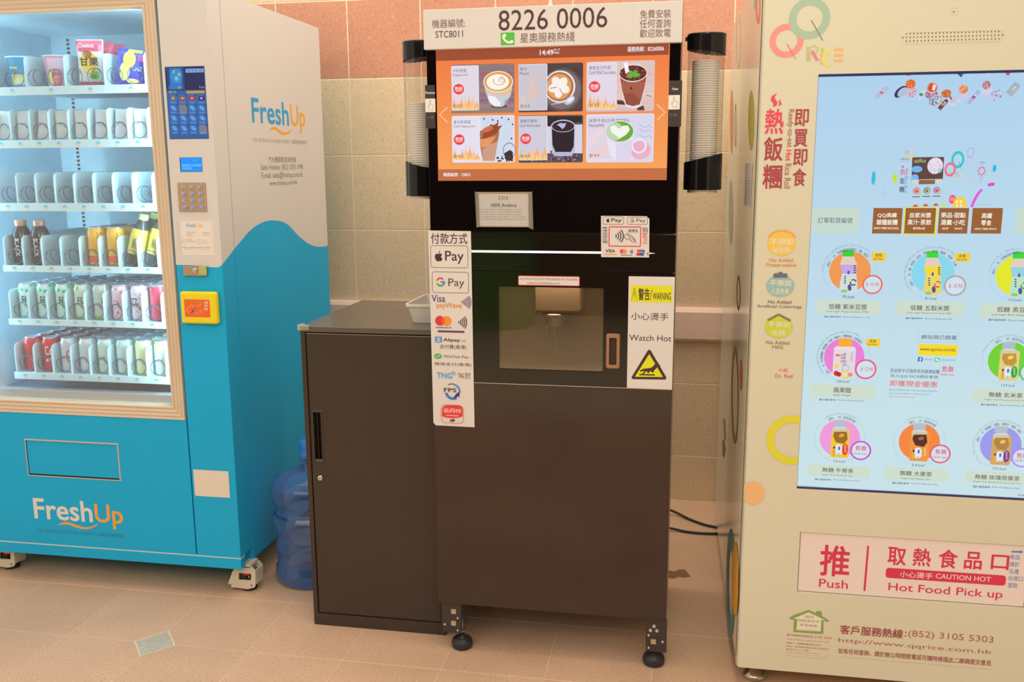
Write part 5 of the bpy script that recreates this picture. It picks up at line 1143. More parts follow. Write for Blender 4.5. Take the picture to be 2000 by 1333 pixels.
Ol = C(206, 190, 130); yel = C(196, 180, 60); ora = C(214, 130, 86); gr = C(150, 150, 128)
a.pell(388, 1045, 26, 262, yel).pell(218, 1060, 15, 280, ora).pell(252, 1090, 8, 190, C(150, 110, 86), inner=(5, 160)).pell(276, 340, 20, 250, Ol, inner=(16, 220)).pell(274, 575, 8, 25, yel).pell(447, 60, 20, 150, C(230, 120, 96), inner=(10, 95)).pell(422, 20, 9, 60, C(130, 160, 130))
side(1380, 300, .2625); a.pell(180, 440, 15, 240, C(166, 162, 130)); a.pell(238, 1040, 14, 130, C(116, 90, 70), inner=(9, 105)).pell(236, 925, 5, 16, C(116, 90, 70))
a.poly([(290, 75), (345, 70), (328, 402), (280, 385)], C(232, 212, 190)); 
for i in range(9): a.poly([(293 - i * .8, 205 + 20 * i), (308 - i * .8, 203 + 20 * i), (308 - i * .8, 208 + 20 * i), (293 - i * .8, 210 + 20 * i)], gr); a.poly([(315 - i * .8, 203 + 20 * i), (330 - i * .8, 201 + 20 * i), (330 - i * .8, 206 + 20 * i), (315 - i * .8, 208 + 20 * i)], gr)
side(1380, 650, .2625); a.pell(212, 465, 26, 365, C(168, 146, 70), inner=(20, 318)).pell(257, 315, 9, 118, C(220, 110, 56)).poly([(118, 800), (130, 800), (140, 860), (130, 940), (120, 900)], C(150, 90, 70)).poly([(122, 640), (138, 640), (142, 800), (130, 800)], C(190, 140, 96))
side(1380, 980, .265); a.pell(180, 600, 33, 400, C(90, 146, 124), inner=(17, 250)).pell(214, 570, 25, 275, C(236, 160, 46)); a.out('side_print', rbody)
# door slab with rounded left edge
r = .010; mb = MB(); q = [(.1755 + r - r * math.cos(t_), YR + r - r * math.sin(t_)) for t_ in [i * pi / 12 for i in range(7)]]
q = [(x, y, RB - .008) for x, y in q] + [(RX1, YR, RB - .008), (RX1, 2.505, RB - .008), (.1755, 2.505, RB - .008)]
scx0 = onY(1598.6, 145, YR).x; scz1 = onY(1599, 145.2, YR).z; scz0 = onY(1557.5, 954.8, YR).z; scx1 = .925
hx0_, hz1_ = Plane((0, YR, 0), (1, 0, 0), (0, 0, 1)).uv(1563, 1040); hz0_ = Plane((0, YR, 0), (1, 0, 0), (0, 0, 1)).uv(1557, 1157)[1]; hx1_ = .892
# slab in strips so that the screen and the hatch sit in true openings
def strip(za, zb_): mb.prism([(x, y, za) for x, y, _ in q], (0, 0, zb_ - za), M_rc)
strip(RB - .008, hz0_); strip(hz1_, scz0); strip(scz1, RT)
def leftpart(x1, za, zb_): mb.prism([(x, y, za) for x, y, _ in q[:7]] + [(x1, YR, za), (x1, 2.505, za), (.1755, 2.505, za)], (0, 0, zb_ - za), M_rc)
leftpart(hx0_, hz0_, hz1_); leftpart(scx0, scz0, scz1)
mb.box(hx1_, YR, hz0_, RX1, 2.505, hz1_, M_rc).box(scx1, YR, scz0, RX1, 2.505, scz1, M_rc)
rdoor = obj('front_door', mb, rm)
obj('seam_gap', MB().box(.174, 2.5052, RB, RX1, 2.5068, RT - .002, C(40, 34, 26)), rm)
mb = MB(); mb.prism([(.174, 2.47, RB - .012), (.20, 2.47, RB - .018), (.24, 2.47, RB - .018), (.26, 2.47, RB - .009), (RX1, 2.47, RB - .009), (RX1, 2.47, RB - .0082), (.174, 2.47, RB - .0082)], (0, .12, 0), C(210, 180, 140)); obj('bottom_lip', mb, rm)
# print on the door
PR = front(YR); a = Art(PR, .0003).crop(1430, 0, .3)
GREEN, PINK = C(166, 184, 148), C(240, 142, 124)
a.ring(354, 266, 111, 70, PINK).ring(503, 120, 135, 85, GREEN); a.line([(357, 285), (413, 385)], 5, C(206, 100, 90)).line([(516, 132), (590, 265)], 6, C(128, 122, 74))
a.out('logo', rdoor); a = Art(PR, .0003).crop(1430, 0, .3)
a.poly([(483, 306), (513, 306), (510, 398), (480, 398)], C(196, 176, 134)).ring(530, 325, 32, 20, C(188, 196, 110)).poly([(510, 336), (530, 328), (567, 395), (543, 396)], C(224, 124, 138)).disc(588, 325, 12, C(188, 196, 100)).poly([(574, 345), (598, 345), (594, 418), (571, 418)], C(230, 166, 132)).ring(640, 380, 58, 36, C(222, 208, 96), 92, 268)
a.poly([(664, 313), (724, 311), (724, 329), (664, 331)], C(240, 176, 100)).poly([(663, 351), (723, 348), (723, 365), (662, 367)], C(240, 176, 100)).poly([(661, 387), (721, 385), (721, 402), (660, 403)], C(240, 176, 100))
R1, R2, R3 = C(228, 66, 84), C(170, 62, 64), C(160, 84, 74)
a.crop(1480, 160, .18).poly([(215, 125), (185, 135), (160, 150), (145, 170), (140, 190), (148, 212), (165, 232), (172, 248), (160, 272), (195, 262), (213, 240), (208, 212), (192, 192), (182, 172), (190, 148)], R1).poly([(258, 190), (235, 200), (223, 215), (228, 228), (236, 242), (217, 263), (248, 254), (261, 238), (252, 224), (243, 212), (246, 200)], R1)
a.text('熱', 85, 293, 275, 565, R1, .03).text('飯', 72, 598, 265, 860, R2, .03).text('糰', 60, 898, 258, 1160, R2, .025)
a.text('即', 405, 297, 549, 482, R2, .03).text('買', 396, 514, 536, 705, R2, .03).text('即', 390, 730, 532, 912, R2, .03).text('食', 382, 940, 519, 1132, R2, .03)
a.text('Ready-to-eat', 318, 300, 378, 712, R3, 0, True).text('Hot', 305, 738, 363, 860, R1, .03, True).text('Rice Roll', 295, 887, 352, 1158, R3, 0, True)
a.crop(1430, 400, .345); CR = C(228, 212, 176)
a.ell(279, 222, 81, 70, C(246, 188, 78)).line([(205, 186), (222, 168), (245, 154), (278, 147)], 14, C(232, 158, 84)).line([(284, 147), (318, 154), (340, 167), (357, 186)], 14, C(232, 158, 84)).text('不添加', 217, 190, 342, 228, CR, .04).text('防腐劑', 233, 240, 323, 275, CR, .02).text('No Added', 210, 303, 345, 325, C(222, 140, 80), .025).text('Preservative', 192, 330, 362, 353, C(222, 140, 80), .025)
dk = C(110, 104, 106)
a.ell(272, 460, 80, 66, C(154, 180, 166)).disc(247, 402, 15, dk).disc(273, 398, 18, dk).disc(300, 402, 14, dk).rect(234, 403, 312, 414, dk, 5).text('不添加', 212, 425, 333, 462, CR, .04).text('人造色素', 220, 472, 321, 508, CR, .02).text('No Added', 202, 540, 335, 562, C(128, 118, 108), .025).text('Artificial Colorings', 141, 566, 393, 592, C(128, 118, 108), .02)
a.ell(263, 692, 79, 68, C(196, 202, 62)).line([(200, 656), (264, 622)], 14, C(134, 124, 64)).line([(262, 622), (331, 658)], 14, C(134, 124, 64)).text('不添加', 204, 661, 325, 697, CR, .04).text('味精', 222, 709, 301, 745, CR, .02).text('No Added', 192, 770, 325, 793, C(164, 132, 80), .025).text('MSG', 227, 797, 288, 817, C(164, 132, 80), .025)
a.text('小紅', 262, 926, 316, 949, C(226, 90, 90)).text('Dr. Red', 244, 958, 341, 983, C(222, 96, 92))
a.crop(0, 0, 1); a.ring(1548, 860, 51, 44, C(222, 206, 40), 76, 285).ring(1548, 860, 44.5, 37, C(222, 206, 40), 71, 289); a.poly([(1453.4, 948), (1460, 943.5), (1470, 941.3), (1480, 943), (1489, 950), (1493.5, 960), (1493, 970), (1487, 980), (1478, 985.5), (1468, 985.5), (1459, 982.5), (1453, 976)], C(244, 174, 112))
a.out('lettering', rdoor)
# pinhole camera and speaker grille
a = Art(PR, .0002).crop(1430, 0, .3); a.ring(1447, 73, 27, 22, C(206, 186, 150)).disc(1443, 77, 5, C(60, 40, 30)); a.out('camera_pinhole', rdoor)
a = Art(PR, .0002).crop(1430, 0, .3); gx0, gz1 = a.uv(1107, 207); gx1, gz0 = a.uv(1770, 274)
mb = MB(); rim = (gz1 - gz0) / 2 * .98; ringplate(mb, (gx0, gz0, gx1, gz1), (gx0 + .0012, gz0 + .0012, gx1 - .0012, gz1 - .0012), YR, YR - .0006, rim, rim - .0012, M_rc); sg = obj('speaker_grille', mb, rdoor)
a = Art(PR, .0003).crop(1430, 0, .3); hb_ = C(86, 60, 44)
for (xa, ya, xb, yb, n_) in ((1135, 220, 1735, 205, 26), (1110, 244, 1757, 229, 28), (1133, 268, 1735, 253, 26)):
    for i in range(n_): a.ell(xa + (xb - xa) * i / (n_ - 1), ya + (yb - ya) * i / (n_ - 1), 4.2, 4.2, hb_, n=8)
o = a.out('hole', sg); o['kind'] = 'stuff'
# pick-up hatch
HG = C(232, 206, 186, .4)
hp = obj('pickup_hatch', MB().box(hx0_ + .002, YR + .0045, hz0_ + .002, hx1_ - .002, YR + .020, hz1_ - .002, HG, .001), rdoor, label='pale pink push hatch with red lettering')
a = Art(front(YR + .0045), .0003).crop(1400, 980, .3); RD = C(214, 48, 74)
a.text('推', 678, 280, 860, 495, RD, .03).text('Push', 667, 503, 852, 571, RD, .01); a.poly([(979, 289), (992, 289), (968, 583), (954, 583)], RD)
for ch, x0, y0, x1, y1 in (('取', 1117, 295, 1228, 420), ('熱', 1281, 302, 1389, 426), ('食', 1450, 310, 1562, 440), ('品', 1616, 325, 1722, 446), ('口', 1790, 345, 1898, 448)): a.text(ch, x0, y0, x1, y1, RD, .03)
a.rect(1102, 431, 1878, 550, RD, 22); a.text('小心燙手', 1192, 453, 1405, 507, HG, .02).text('CAUTION HOT', 1426, 469, 1783, 525, HG, .02).text('Hot Food Pick up', 1119, 529, 1857, 647, RD, .01)
Bu = C(96, 130, 176); a.poly([(1918, 322), (1975, 323), (1975, 317), (1996, 329), (1975, 341), (1975, 334), (1918, 333)], Bu)
for t2, x0, y0, x1, y1 in (('飲品', 1912, 345, 1972, 380), ('請於', 1908, 391, 1968, 428), ('右邊', 1905, 437, 1965, 474), ('出貨口', 1900, 483, 1992, 521), ('提取', 1897, 528, 1956, 565)): a.text(t2, x0, y0, x1, y1, Bu)
a.out('lettering', hp)
# lower print: house badge, contact lines
a = Art(PR, .0003).crop(1400, 980, .3); Gg = C(136, 156, 74); Rr2 = C(156, 62, 60); Rr3 = C(172, 98, 86)
a.poly([(469, 760), (500, 740), (598, 706), (644, 728), (648, 713), (682, 716), (685, 747), (737, 779), (712, 783), (695, 776), (694, 864), (600, 858), (498, 850), (503, 772), (482, 770)], Gg).poly([(500, 762), (598, 722), (708, 775), (680, 772), (676, 848), (518, 838), (524, 766)], C(228, 212, 178))
kk = C(140, 118, 92); a.text('我們', 575, 741, 628, 764, kk).text('捐贈食物予', 528, 765, 668, 793, kk).text('慈善機構', 541, 795, 652, 820, kk).text('We are the food donor', 533, 821, 660, 832, kk).text('of charity organisations', 524, 829, 668, 846, kk)
a.text('客戶服務熱線', 455, 862, 572, 883, Rr3, .01).text('(852) 3105 5303', 575, 870, 745, 903, Rr3).text('Customer service hotline', 455, 881, 572, 891, Rr3).text('http://www.qqrice.com.hk', 454, 891, 732, 923, Rr3).text('持證人：西龍傳香有限公司', 452, 914, 673, 943, Rr3).text('地址：新界葵涌梨木道79號亞洲', 452, 936, 725, 968, Rr3).text('貿易中心1719室', 452, 956, 597, 977, Rr3).text('Permittee : QQ RICE (HK) LIMITED', 450, 974, 670, 998, Rr3).text('Address : Room 1719, 17/F, Asia Trade', 450, 988, 727, 1014, Rr3).text('Centre, 79 Lei Muk Road, Kwai Chung, N.T.', 450, 1002, 727, 1030, Rr3)
a.text('客戶服務熱線', 804, 803, 1210, 894, Rr2, .03).text(':', 1226, 848, 1234, 880, Rr2, .02).text('(852) 3105 5303', 1249, 837, 1798, 934, Rr3).text('http://www.qqrice.com.hk', 793, 888, 1790, 1004, Rr3).text('如有任何查詢，請於辦公時間致電或可隨時掃描此二維碼提交意見', 792, 955, 1785, 1073, Rr2, .02).text('For enquiry, please call our hotline during business hours or scan this qrcode to summit your comment', 790, 1008, 1790, 1099, C(196, 150, 124))
a.out('hotline_print', rdoor)
# feet
mb = MB(); q = onZ(1475, 1322, .015); fx_, fy_ = q.x + .0, q.y + .03
mb.lathe([(.034, 0), (.036, .004), (.034, .012), (.024, .020), (.016, .026), (.010, .03), (.010, RB - .018)], (fx_, fy_, .0005), C(176, 160, 130, .25, .9), 28); obj('foot', mb, rm, label='chrome levelling foot')
for x, y in ((RX1 - .08, fy_), (fx_, 3.5), (RX1 - .08, 3.5)): mb = MB(); mb.lathe([(.034, 0), (.034, .012), (.010, .03), (.010, RB)], (x, y, .0005), M_steel, 20); obj('foot', mb, rm)

# ---- menu screen
YSC = YR + .006; PSC = front(YSC)
m = bpy.data.materials.new('lit_menu_background'); m.use_nodes = True; nt = m.node_tree; p = nt.nodes['Principled BSDF']; p.inputs['Base Color'].default_value = (.01, .01, .01, 1); p.inputs['Roughness'].default_value = .3; p.inputs['Emission Strength'].default_value = 1
p.inputs['Specular IOR Level'].default_value = .25
tc = nt.nodes.new('ShaderNodeTexCoord'); sp = nt.nodes.new('ShaderNodeSeparateXYZ'); rp = nt.nodes.new('ShaderNodeValToRGB'); nt.links.new(tc.outputs['Generated'], sp.inputs[0]); nt.links.new(sp.outputs['Z'], rp.inputs[0]); nt.links.new(rp.outputs[0], p.inputs['Emission Color'])
rp.color_ramp.elements[0].color = (lin(198), lin(224), lin(232), 1); rp.color_ramp.elements[1].color = (lin(172), lin(208), lin(236), 1); rp.color_ramp.elements[0].position = .2
msc = obj('menu_screen', MB().box(scx0, YSC, scz0, scx1, YSC + .02, scz1, m), rdoor, label='tall bright touch screen with drink menu')
mb = MB()
mb.box(scx0, YR + .0005, scz1 - .006, scx1, YSC, scz1, C(40, 40, 90, .3)).box(scx0, YR + .0005, scz0, scx1, YSC, scz0 + .005, C(50, 46, 90, .3)).box(scx0, YR + .0005, scz0, scx0 + .001, YSC, scz1, C(120, 110, 110)); obj('bezel', mb, msc)
def S(crop_, base=.0003): return Art(PSC, base).crop(*crop_)
k2, k3, k4 = (1560, 140, .255), (1560, 440, .27), (1540, 760, .23)
a = S(k2)
def pkg(P, c, d=None): a.poly(P, E(*c)); cx, cy = sum(p[0] for p in P) / 4, sum(p[1] for p in P) / 4; a.ell(cx, cy, 16, 12, E(*(d or (200, 120, 150)))); a.ell(cx + 14, cy - 14, 8, 6, E(230, 220, 235))
rnd = random.Random(8)
def grain(x, y, rx, ry, cols, n, rot=0):
    a.st = 8e-6
    for i in range(n):
        t_, q_ = rnd.uniform(0, 6.28), rnd.random() ** .5; X, Y_ = rx * .9 * q_ * math.cos(t_), ry * .9 * q_ * math.sin(t_); c_, s_ = math.cos(math.radians(rot)), math.sin(math.radians(rot)); a.ell(x + X * c_ + Y_ * s_, y - X * s_ + Y_ * c_, 5, 4, E(*rnd.choice(cols)), rnd.uniform(0, 90), n=6)
    a.st = 3e-5
pkg([(580, 190), (665, 108), (692, 130), (604, 213)], (184, 186, 216)); pkg([(905, 190), (945, 140), (972, 152), (930, 220)], (196, 214, 226), (60, 150, 100)); pkg([(1063, 275), (1128, 206), (1148, 226), (1086, 298)], (110, 70, 84), (220, 130, 90)); pkg([(1285, 238), (1370, 138), (1395, 155), (1308, 252)], (176, 178, 220), (180, 90, 150)); pkg([(1586, 157), (1656, 76), (1700, 108), (1628, 196)], (160, 178, 200), (230, 190, 120))
a.ell(862, 155, 42, 42, E(206, 182, 204)); grain(862, 158, 40, 40, [(176, 120, 160), (236, 220, 236)], 40); a.ell(782, 155, 58, 34, E(52, 50, 96), 42).ell(796, 158, 46, 30, E(178, 190, 216), 42); a.ell(856, 95, 38, 36, E(232, 110, 56)); grain(856, 95, 36, 34, [(250, 160, 90), (200, 70, 40)], 40)
a.ell(1016, 176, 48, 36, E(170, 110, 156)); grain(1016, 176, 48, 36, [(220, 190, 220), (130, 60, 120)], 50); a.ell(1022, 126, 46, 46, E(226, 170, 160)).poly([(985, 130), (1000, 92), (1020, 86), (1040, 100), (1058, 120), (1050, 150), (1000, 155)], E(200, 84, 56)).poly([(1028, 96), (1050, 110), (1040, 146), (1020, 140)], E(236, 226, 226))
a.ell(1048, 220, 62, 42, E(180, 192, 206), 25); grain(1048, 220, 60, 40, [(50, 60, 80), (230, 236, 240), (90, 100, 120)], 60, 25); a.ell(1190, 232, 56, 34, E(196, 206, 226), 25); grain(1190, 232, 54, 30, [(226, 232, 244), (170, 180, 210)], 30, 25); a.ell(1128, 168, 38, 32, E(206, 108, 56)); grain(1128, 168, 36, 30, [(240, 160, 80), (150, 60, 40)], 30); a.poly([(1140, 180), (1155, 178), (1175, 210), (1165, 222)], E(180, 100, 70))
a.ell(1262, 175, 34, 36, E(214, 196, 226)); a.ell(1258, 136, 36, 36, E(228, 150, 110)); grain(1258, 136, 34, 34, [(246, 190, 150), (200, 100, 80)], 30); a.ell(1505, 180, 60, 40, E(190, 196, 222), 25); grain(1505, 180, 58, 38, [(110, 120, 160), (224, 228, 244)], 60, 25); a.ell(1438, 150, 40, 38, E(206, 206, 236)); a.ell(1435, 104, 32, 34, E(190, 130, 140)); grain(1435, 104, 30, 32, [(226, 180, 190), (150, 90, 110)], 26)
a.poly([(812, 18), (860, 17), (850, 32), (825, 32)], E(190, 90, 130)).poly([(1205, 13), (1262, 12), (1240, 46)], E(60, 80, 140)).poly([(1575, 10), (1620, 9), (1598, 36)], E(214, 70, 96)).ell(1445, 24, 30, 14, E(196, 200, 226)); a.poly([(990, 16), (1010, 16), (1000, 30)], E(60, 170, 160))
a.out('rice_roll_picture', msc, 'rice rolls and wrapped packs floating at the top of the screen')
a = S(k2); TE, PK = E(56, 196, 200), E(240, 110, 134)
a.frame(850, 655, 1098, 1038, 1.5, E(170, 196, 226)); a.poly([(870, 657), (1113, 654), (1103, 832), (862, 866)], E(96, 66, 62)); a.ell(1045, 722, 60, 66, E(226, 220, 238)); grain(1045, 730, 55, 62, [(246, 240, 250), (190, 160, 190), (236, 190, 200)], 40); a.ell(905, 748, 42, 26, E(110, 180, 236)).ell(888, 812, 30, 26, E(120, 184, 236)); a.ring(1082, 760, 16, 10, TE)
a.text('QQ', 885, 675, 918, 700, E(226, 226, 160)).text('Rice', 925, 668, 972, 697, E(150, 210, 130), .02); a.poly([(866, 828), (1100, 822), (1100, 858), (862, 864)], E(206, 214, 208)).poly([(920, 830), (1044, 828), (1042, 862), (918, 864)], E(140, 100, 70))
for x, y, c_ in ((902, 913, (226, 120, 140)), (980, 910, (60, 176, 150)), (1057, 908, (180, 110, 200))): a.ring(x, y, 31, 28, E(150, 190, 224)); a.disc(x, y, 25, E(*c_)); a.disc(x + 4, y + 2, 17, E(232, 170, 120)); a.disc(x + 2, y + 4, 9, E(180, 60, 50)); a.ring(x + 16, y + 22, 15, 10, E(240, 170, 120)); a.rect(x - 34, y + 43, x + 26, y + 50, E(90, 100, 120))
for x, y in ((892, 1036), (970, 1032), (1048, 1028)): a.ell(x, y, 24, 22, E(236, 150, 130), a0=0, a1=180); a.ell(x, y, 15, 15, E(200, 70, 80), a0=0, a1=180)
a.ring(850, 645, 28, 20, E(246, 206, 60)).ring(828, 617, 15, 11, E(206, 130, 110)); a.ring(1217, 675, 50, 33, TE, sy=1.4).ring(1158, 750, 43, 28, PK, sy=1.35); a.line([(1222, 686), (1246, 748)], 3, E(40, 150, 160)).line([(1160, 765), (1178, 812)], 3, E(226, 90, 120))
a.text('R', 1200, 768, 1222, 808, E(140, 200, 170)).text('i', 1222, 780, 1230, 815, E(240, 160, 150)).text('C', 1226, 790, 1246, 830, E(226, 216, 90)); a.line([(1250, 794), (1270, 794)], 5, E(246, 190, 140)).line([(1250, 808), (1270, 808)], 5, E(246, 190, 140)).line([(1250, 822), (1268, 822)], 5, E(246, 190, 140))
a.ring(1315, 618, 28, 25, E(206, 110, 190), sy=1.35).ring(1308, 690, 27, 25, E(206, 160, 220), sy=1.3).ell(572, 815, 16, 54, E(60, 186, 226)).ell(736, 817, 17, 37, E(196, 226, 50)).ring(655, 928, 12, 10, E(140, 190, 230), sy=1.9).ring(650, 1010, 12, 11, E(180, 206, 236), sy=1.8).ring(1328, 838, 12, 10, E(226, 190, 200), sy=1.7)
a.frame(1346, 650, 1460, 905, 1.5, E(170, 196, 226)); a.ring(1399, 762, 27, 19, E(240, 110, 150), sy=1.3)
for i in range(10): t_ = i * .628; a.line([(1399 + 33 * math.cos(t_), 762 + 44 * math.sin(t_)), (1399 + 42 * math.cos(t_), 762 + 56 * math.sin(t_))], 3, E(180, 110, 200))
a.line([(1394, 808), (1392, 850)], 4, E(230, 120, 150)); a.text('自煮教室', 1385, 690, 1425, 702, E(110, 90, 120)); a.poly([(1448, 856), (1497, 848), (1496, 873), (1444, 880)], E(226, 70, 206)); a.line([(1400, 903), (1372, 935), (1348, 975), (1330, 1015), (1322, 1038)], 22, E(226, 90, 220)); a.ell(1497, 740, 14, 30, E(30, 186, 226)); a.poly([(1092, 1005), (1118, 1018), (1128, 1038), (1098, 1038)], E(206, 226, 50)); a.ell(1175, 978, 27, 36, E(240, 90, 110)); a.text('熱賣', 1158, 965, 1192, 990, E(246, 190, 190), .02); a.ell(1228, 1038, 54, 84, E(250, 206, 40), a0=0, a1=180)
for x in (1210, 1240): a.rect(x - 8, 985, x + 8, 1008, E(236, 236, 200), 4).rect(x - 8, 1018, x + 8, 1036, E(236, 236, 200), 4)
a.text('即買即食', 780, 662, 845, 678, E(90, 90, 110)).text('Ready-to-eat', 782, 684, 842, 693, E(130, 150, 180)); a.text('熱', 778, 745, 808, 795, E(226, 80, 150), .02).text('飯', 776, 812, 804, 860, E(90, 70, 90), .02).text('糰', 770, 880, 802, 925, E(80, 64, 84), .02); a.poly([(795, 715), (786, 728), (796, 742), (804, 732)], E(226, 80, 150)); a.text('Hot', 815, 745, 834, 795, E(200, 60, 120), .02, True).text('Rice Roll', 808, 805, 828, 925, E(110, 140, 180), 0, True)
a.text('訂購熱線查詢', 1352, 1010, 1465, 1030, E(190, 190, 190)); a.text('QQ Rice', 1362, 598, 1425, 616, E(200, 214, 190)); a.text('關於我們', 1450, 600, 1505, 618, E(170, 196, 236))
a.out('poster_picture', msc, 'small machine poster with coloured rings on the screen')
a = S(k2); BG = E(198, 218, 206); DT = E(84, 92, 112); BR = E(152, 96, 52); WT = E(244, 236, 222)
a.rect(105, 1042, 460, 1240, BG).text('訂單取貨編號', 148, 1117, 411, 1163, DT); a.rect(1675, 1045, 2000, 1245, BG); a.out('order_box', msc)
def button(x0, x1, border, rows):
    global a
    a = S(k2)
    if border: a.rect(x0 - 8, 1039, x1 + 9, 1250, E(232, 232, 40))
    a.rect(x0, 1045, x1, 1242, BR)
    for t2, p0, p1, p2, p3, b_ in rows: a.text(t2, p0, p1, p2, p3, WT, b_)
    a.out('menu_button', msc)
button(573, 783, 0, [('QQ高纖', 605, 1082, 750, 1120, .03), ('雜糧飯糰', 597, 1132, 755, 1176, .03), ('HIGHT FIBER RICE ROLL', 575, 1191, 768, 1209, .03)])
button(820, 1038, 1, [('自家米漿', 853, 1080, 1013, 1121, .03), ('果汁·茶飲', 834, 1132, 1015, 1176, .03), ('BEVERAGE', 877, 1192, 967, 1210, .03)])
button(1078, 1289, 0, [('粥品·甜點', 1092, 1079, 1277, 1121, .03), ('湯羹·小吃', 1088, 1133, 1272, 1177, .03), ('SOUP', 1100, 1194, 1146, 1211, .03), ('SNACK', 1195, 1195, 1253, 1211, .03)])
button(1333, 1547, 0, [('高纖', 1403, 1083, 1479, 1125, .03), ('零食', 1398, 1137, 1474, 1181, .03), ('HIGHT FIBER SNACK', 1348, 1198, 1515, 1213, .03)])
INKm = E(74, 66, 76); LN = E(150, 186, 206)
def prod(k, cx, cy, R, rd_, dc, pr_, kc, box, zh, en, note, arcs, draw, bn=None, edge=None, sc=1.0):
    global a
    a = S(k); a.ring(cx, cy, R, R - 1.6 * sc, LN)
    if edge: a.disc(cx, cy, rd_ + 3, E(*edge))
    a.disc(cx, cy, rd_, E(*dc)); draw()
    for t2, r_, a0, a1, sz in arcs: a.arc(t2, cx, cy, r_, a0, a1, sz, E(130, 122, 130) if sz < 20 * sc else INKm)
    px_, py2, pR, col_, lines = pr_
    a.disc(px_, py2, pR, E(*col_)); a.disc(px_, py2, pR * .84, E(206, 226, 236))
    for t2, x0, y0, x1, y1, b_ in lines: a.text(t2, x0, y0, x1, y1, E(222, 76, 116), b_)
    a.text(kc[0], *kc[1:], INKm)
    a.rect(*box, E(204, 220, 204)); a.text(zh[0], *zh[1:], INKm, .01); a.text(en[0], *en[1:], E(96, 90, 100))
    n_ = '圖片僅供參考'; x0, y0, x1, y1 = note; xm = x0 + (x1 - x0) * .36; ym = (y1 - y0) * .3
    a.text(n_, x0, y0, xm, y1 - ym, E(60, 60, 110), .02).text('Photo for Reference Only', x0 + (x1 - x0) * .41, y0 + ym * .6, x1, y1, E(90, 90, 130))
    if bn: x0, y0, x1, y1 = bn; a.rect(x0, y0, x1, y1, E(244, 206, 54), 6); w, h = x1 - x0, y1 - y0; a.text('即買', x0 + w * .26, y0 + h * .16, x0 + w * .72, y0 + h * .52, INKm, .02).text('Buy Now', x0 + w * .12, y0 + h * .6, x0 + w * .8, y0 + h * .88, INKm, .02)
    a.out('product_tile', msc)
def milk(cx, y0, y1, cap, top, bot, acc):
    h = y1 - y0; w = h * .2
    def d():
        a.poly([(cx - w * .8, y0 + h * .16), (cx + w * .45, y0 + h * .16), (cx + w * .9, y0 + h * .33), (cx + w * .8, y0 + h * .55), (cx + w * .9, y0 + h * .75), (cx + w * .95, y0 + h * .93), (cx + w * .4, y1), (cx - w * .6, y1), (cx - w * 1.15, y0 + h * .93), (cx - w * 1.05, y0 + h * .72), (cx - w * .85, y0 + h * .55), (cx - w * 1.05, y0 + h * .33)], E(*bot))
        a.poly([(cx - w * .8, y0 + h * .14), (cx + w * .5, y0 + h * .14), (cx + w * .85, y0 + h * .34), (cx - w * 1.0, y0 + h * .34)], E(224, 206, 190)); a.poly([(cx - w * 1.05, y0 + h * .34), (cx + w * .9, y0 + h * .34), (cx + w * .8, y0 + h * .55), (cx - w * .85, y0 + h * .55)], E(*top))
        a.rect(cx - w * .75, y0, cx + w * .5, y0 + h * .15, E(*cap), 6)
        a.ring(cx + w * .45, y0 + h * .75, w * .42, w * .25, E(*acc), 20, 320); a.ell(cx + w * .02, y0 + h * .87, w * .22, w * .4, E(90, 80, 140), 10); a.ell(cx + w * .1, y0 + h * .7, w * .18, w * .18, E(240, 220, 90)); a.ell(cx - w * .1, y0 + h * .52, w * .13, w * .24, E(90, 80, 130)); a.ell(cx - w * .6, y0 + h * .95, w * .4, w * .2, E(150, 200, 120))
        for i in range(4): a.rect(cx + w * .5, y0 + h * (.36 + .05 * i), cx + w * .75, y0 + h * (.385 + .05 * i), E(70, 60, 80)); a.rect(cx - w * .6, y0 + h * (.6 + .05 * i), cx - w * .4, y0 + h * (.63 + .05 * i), E(90, 90, 90))
    return d
def jar(cx, y0, y1, liquid, dark, lab, capc=(176, 190, 206), w=None):
    h = y1 - y0; w = w or h * .215
    def d():
        a.rect(cx - w, y0 + h * .22, cx + w, y1, E(*liquid), w * .25); a.rect(cx - w * .92, y0 + h * .18, cx + w * .92, y0 + h * .36, E(214, 196, 160), w * .3)
        a.poly([(cx - w * .7, y0 + h * .3), (cx + w * .85, y0 + h * .3), (cx + w * .95, y0 + h * .5), (cx + w * .5, y0 + h * .62), (cx - w * .5, y0 + h * .58), (cx - w * .85, y0 + h * .42)], E(*dark)); a.ell(cx + w * .2, y0 + h * .4, w * .35, h * .05, E(min(255, dark[0] + 70), min(255, dark[1] + 60), dark[2] + 20), 20)
        a.ell(cx - w * .2, y0 + h * .78, w * .55, h * .16, E(226, 230, 236)); a.ell(cx + w * .62, y0 + h * .77, w * .38, h * .17, E(*lab)); a.ell(cx - w * .1, y0 + h * .74, w * .13, h * .06, E(70, 110, 180)); a.ring(cx - w * .2, y0 + h * .9, w * .16, w * .08, E(90, 180, 200)); a.ell(cx - w * .75, y0 + h * .85, w * .2, h * .12, E(226, 170, 60)); a.ell(cx - w * .7, y0 + h * .72, w * .15, h * .04, E(120, 70, 40))
        for i in range(5): a.rect(cx + w * .58, y0 + h * (.66 + .04 * i), cx + w * .72, y0 + h * (.68 + .04 * i), E(240, 240, 240))
        a.rect(cx - w * .72, y0, cx + w * .72, y0 + h * .17, E(*capc), 5)
        for i in range(3): a.rect(cx - w * .7, y0 + h * (.05 + .04 * i), cx + w * .7, y0 + h * (.062 + .04 * i), E(140, 154, 176))
        a.poly([(cx - w * .6, y0 + h * .17), (cx + w * .6, y0 + h * .17), (cx + w * .85, y0 + h * .23), (cx - w * .85, y0 + h * .23)], E(206, 214, 214))
    return d
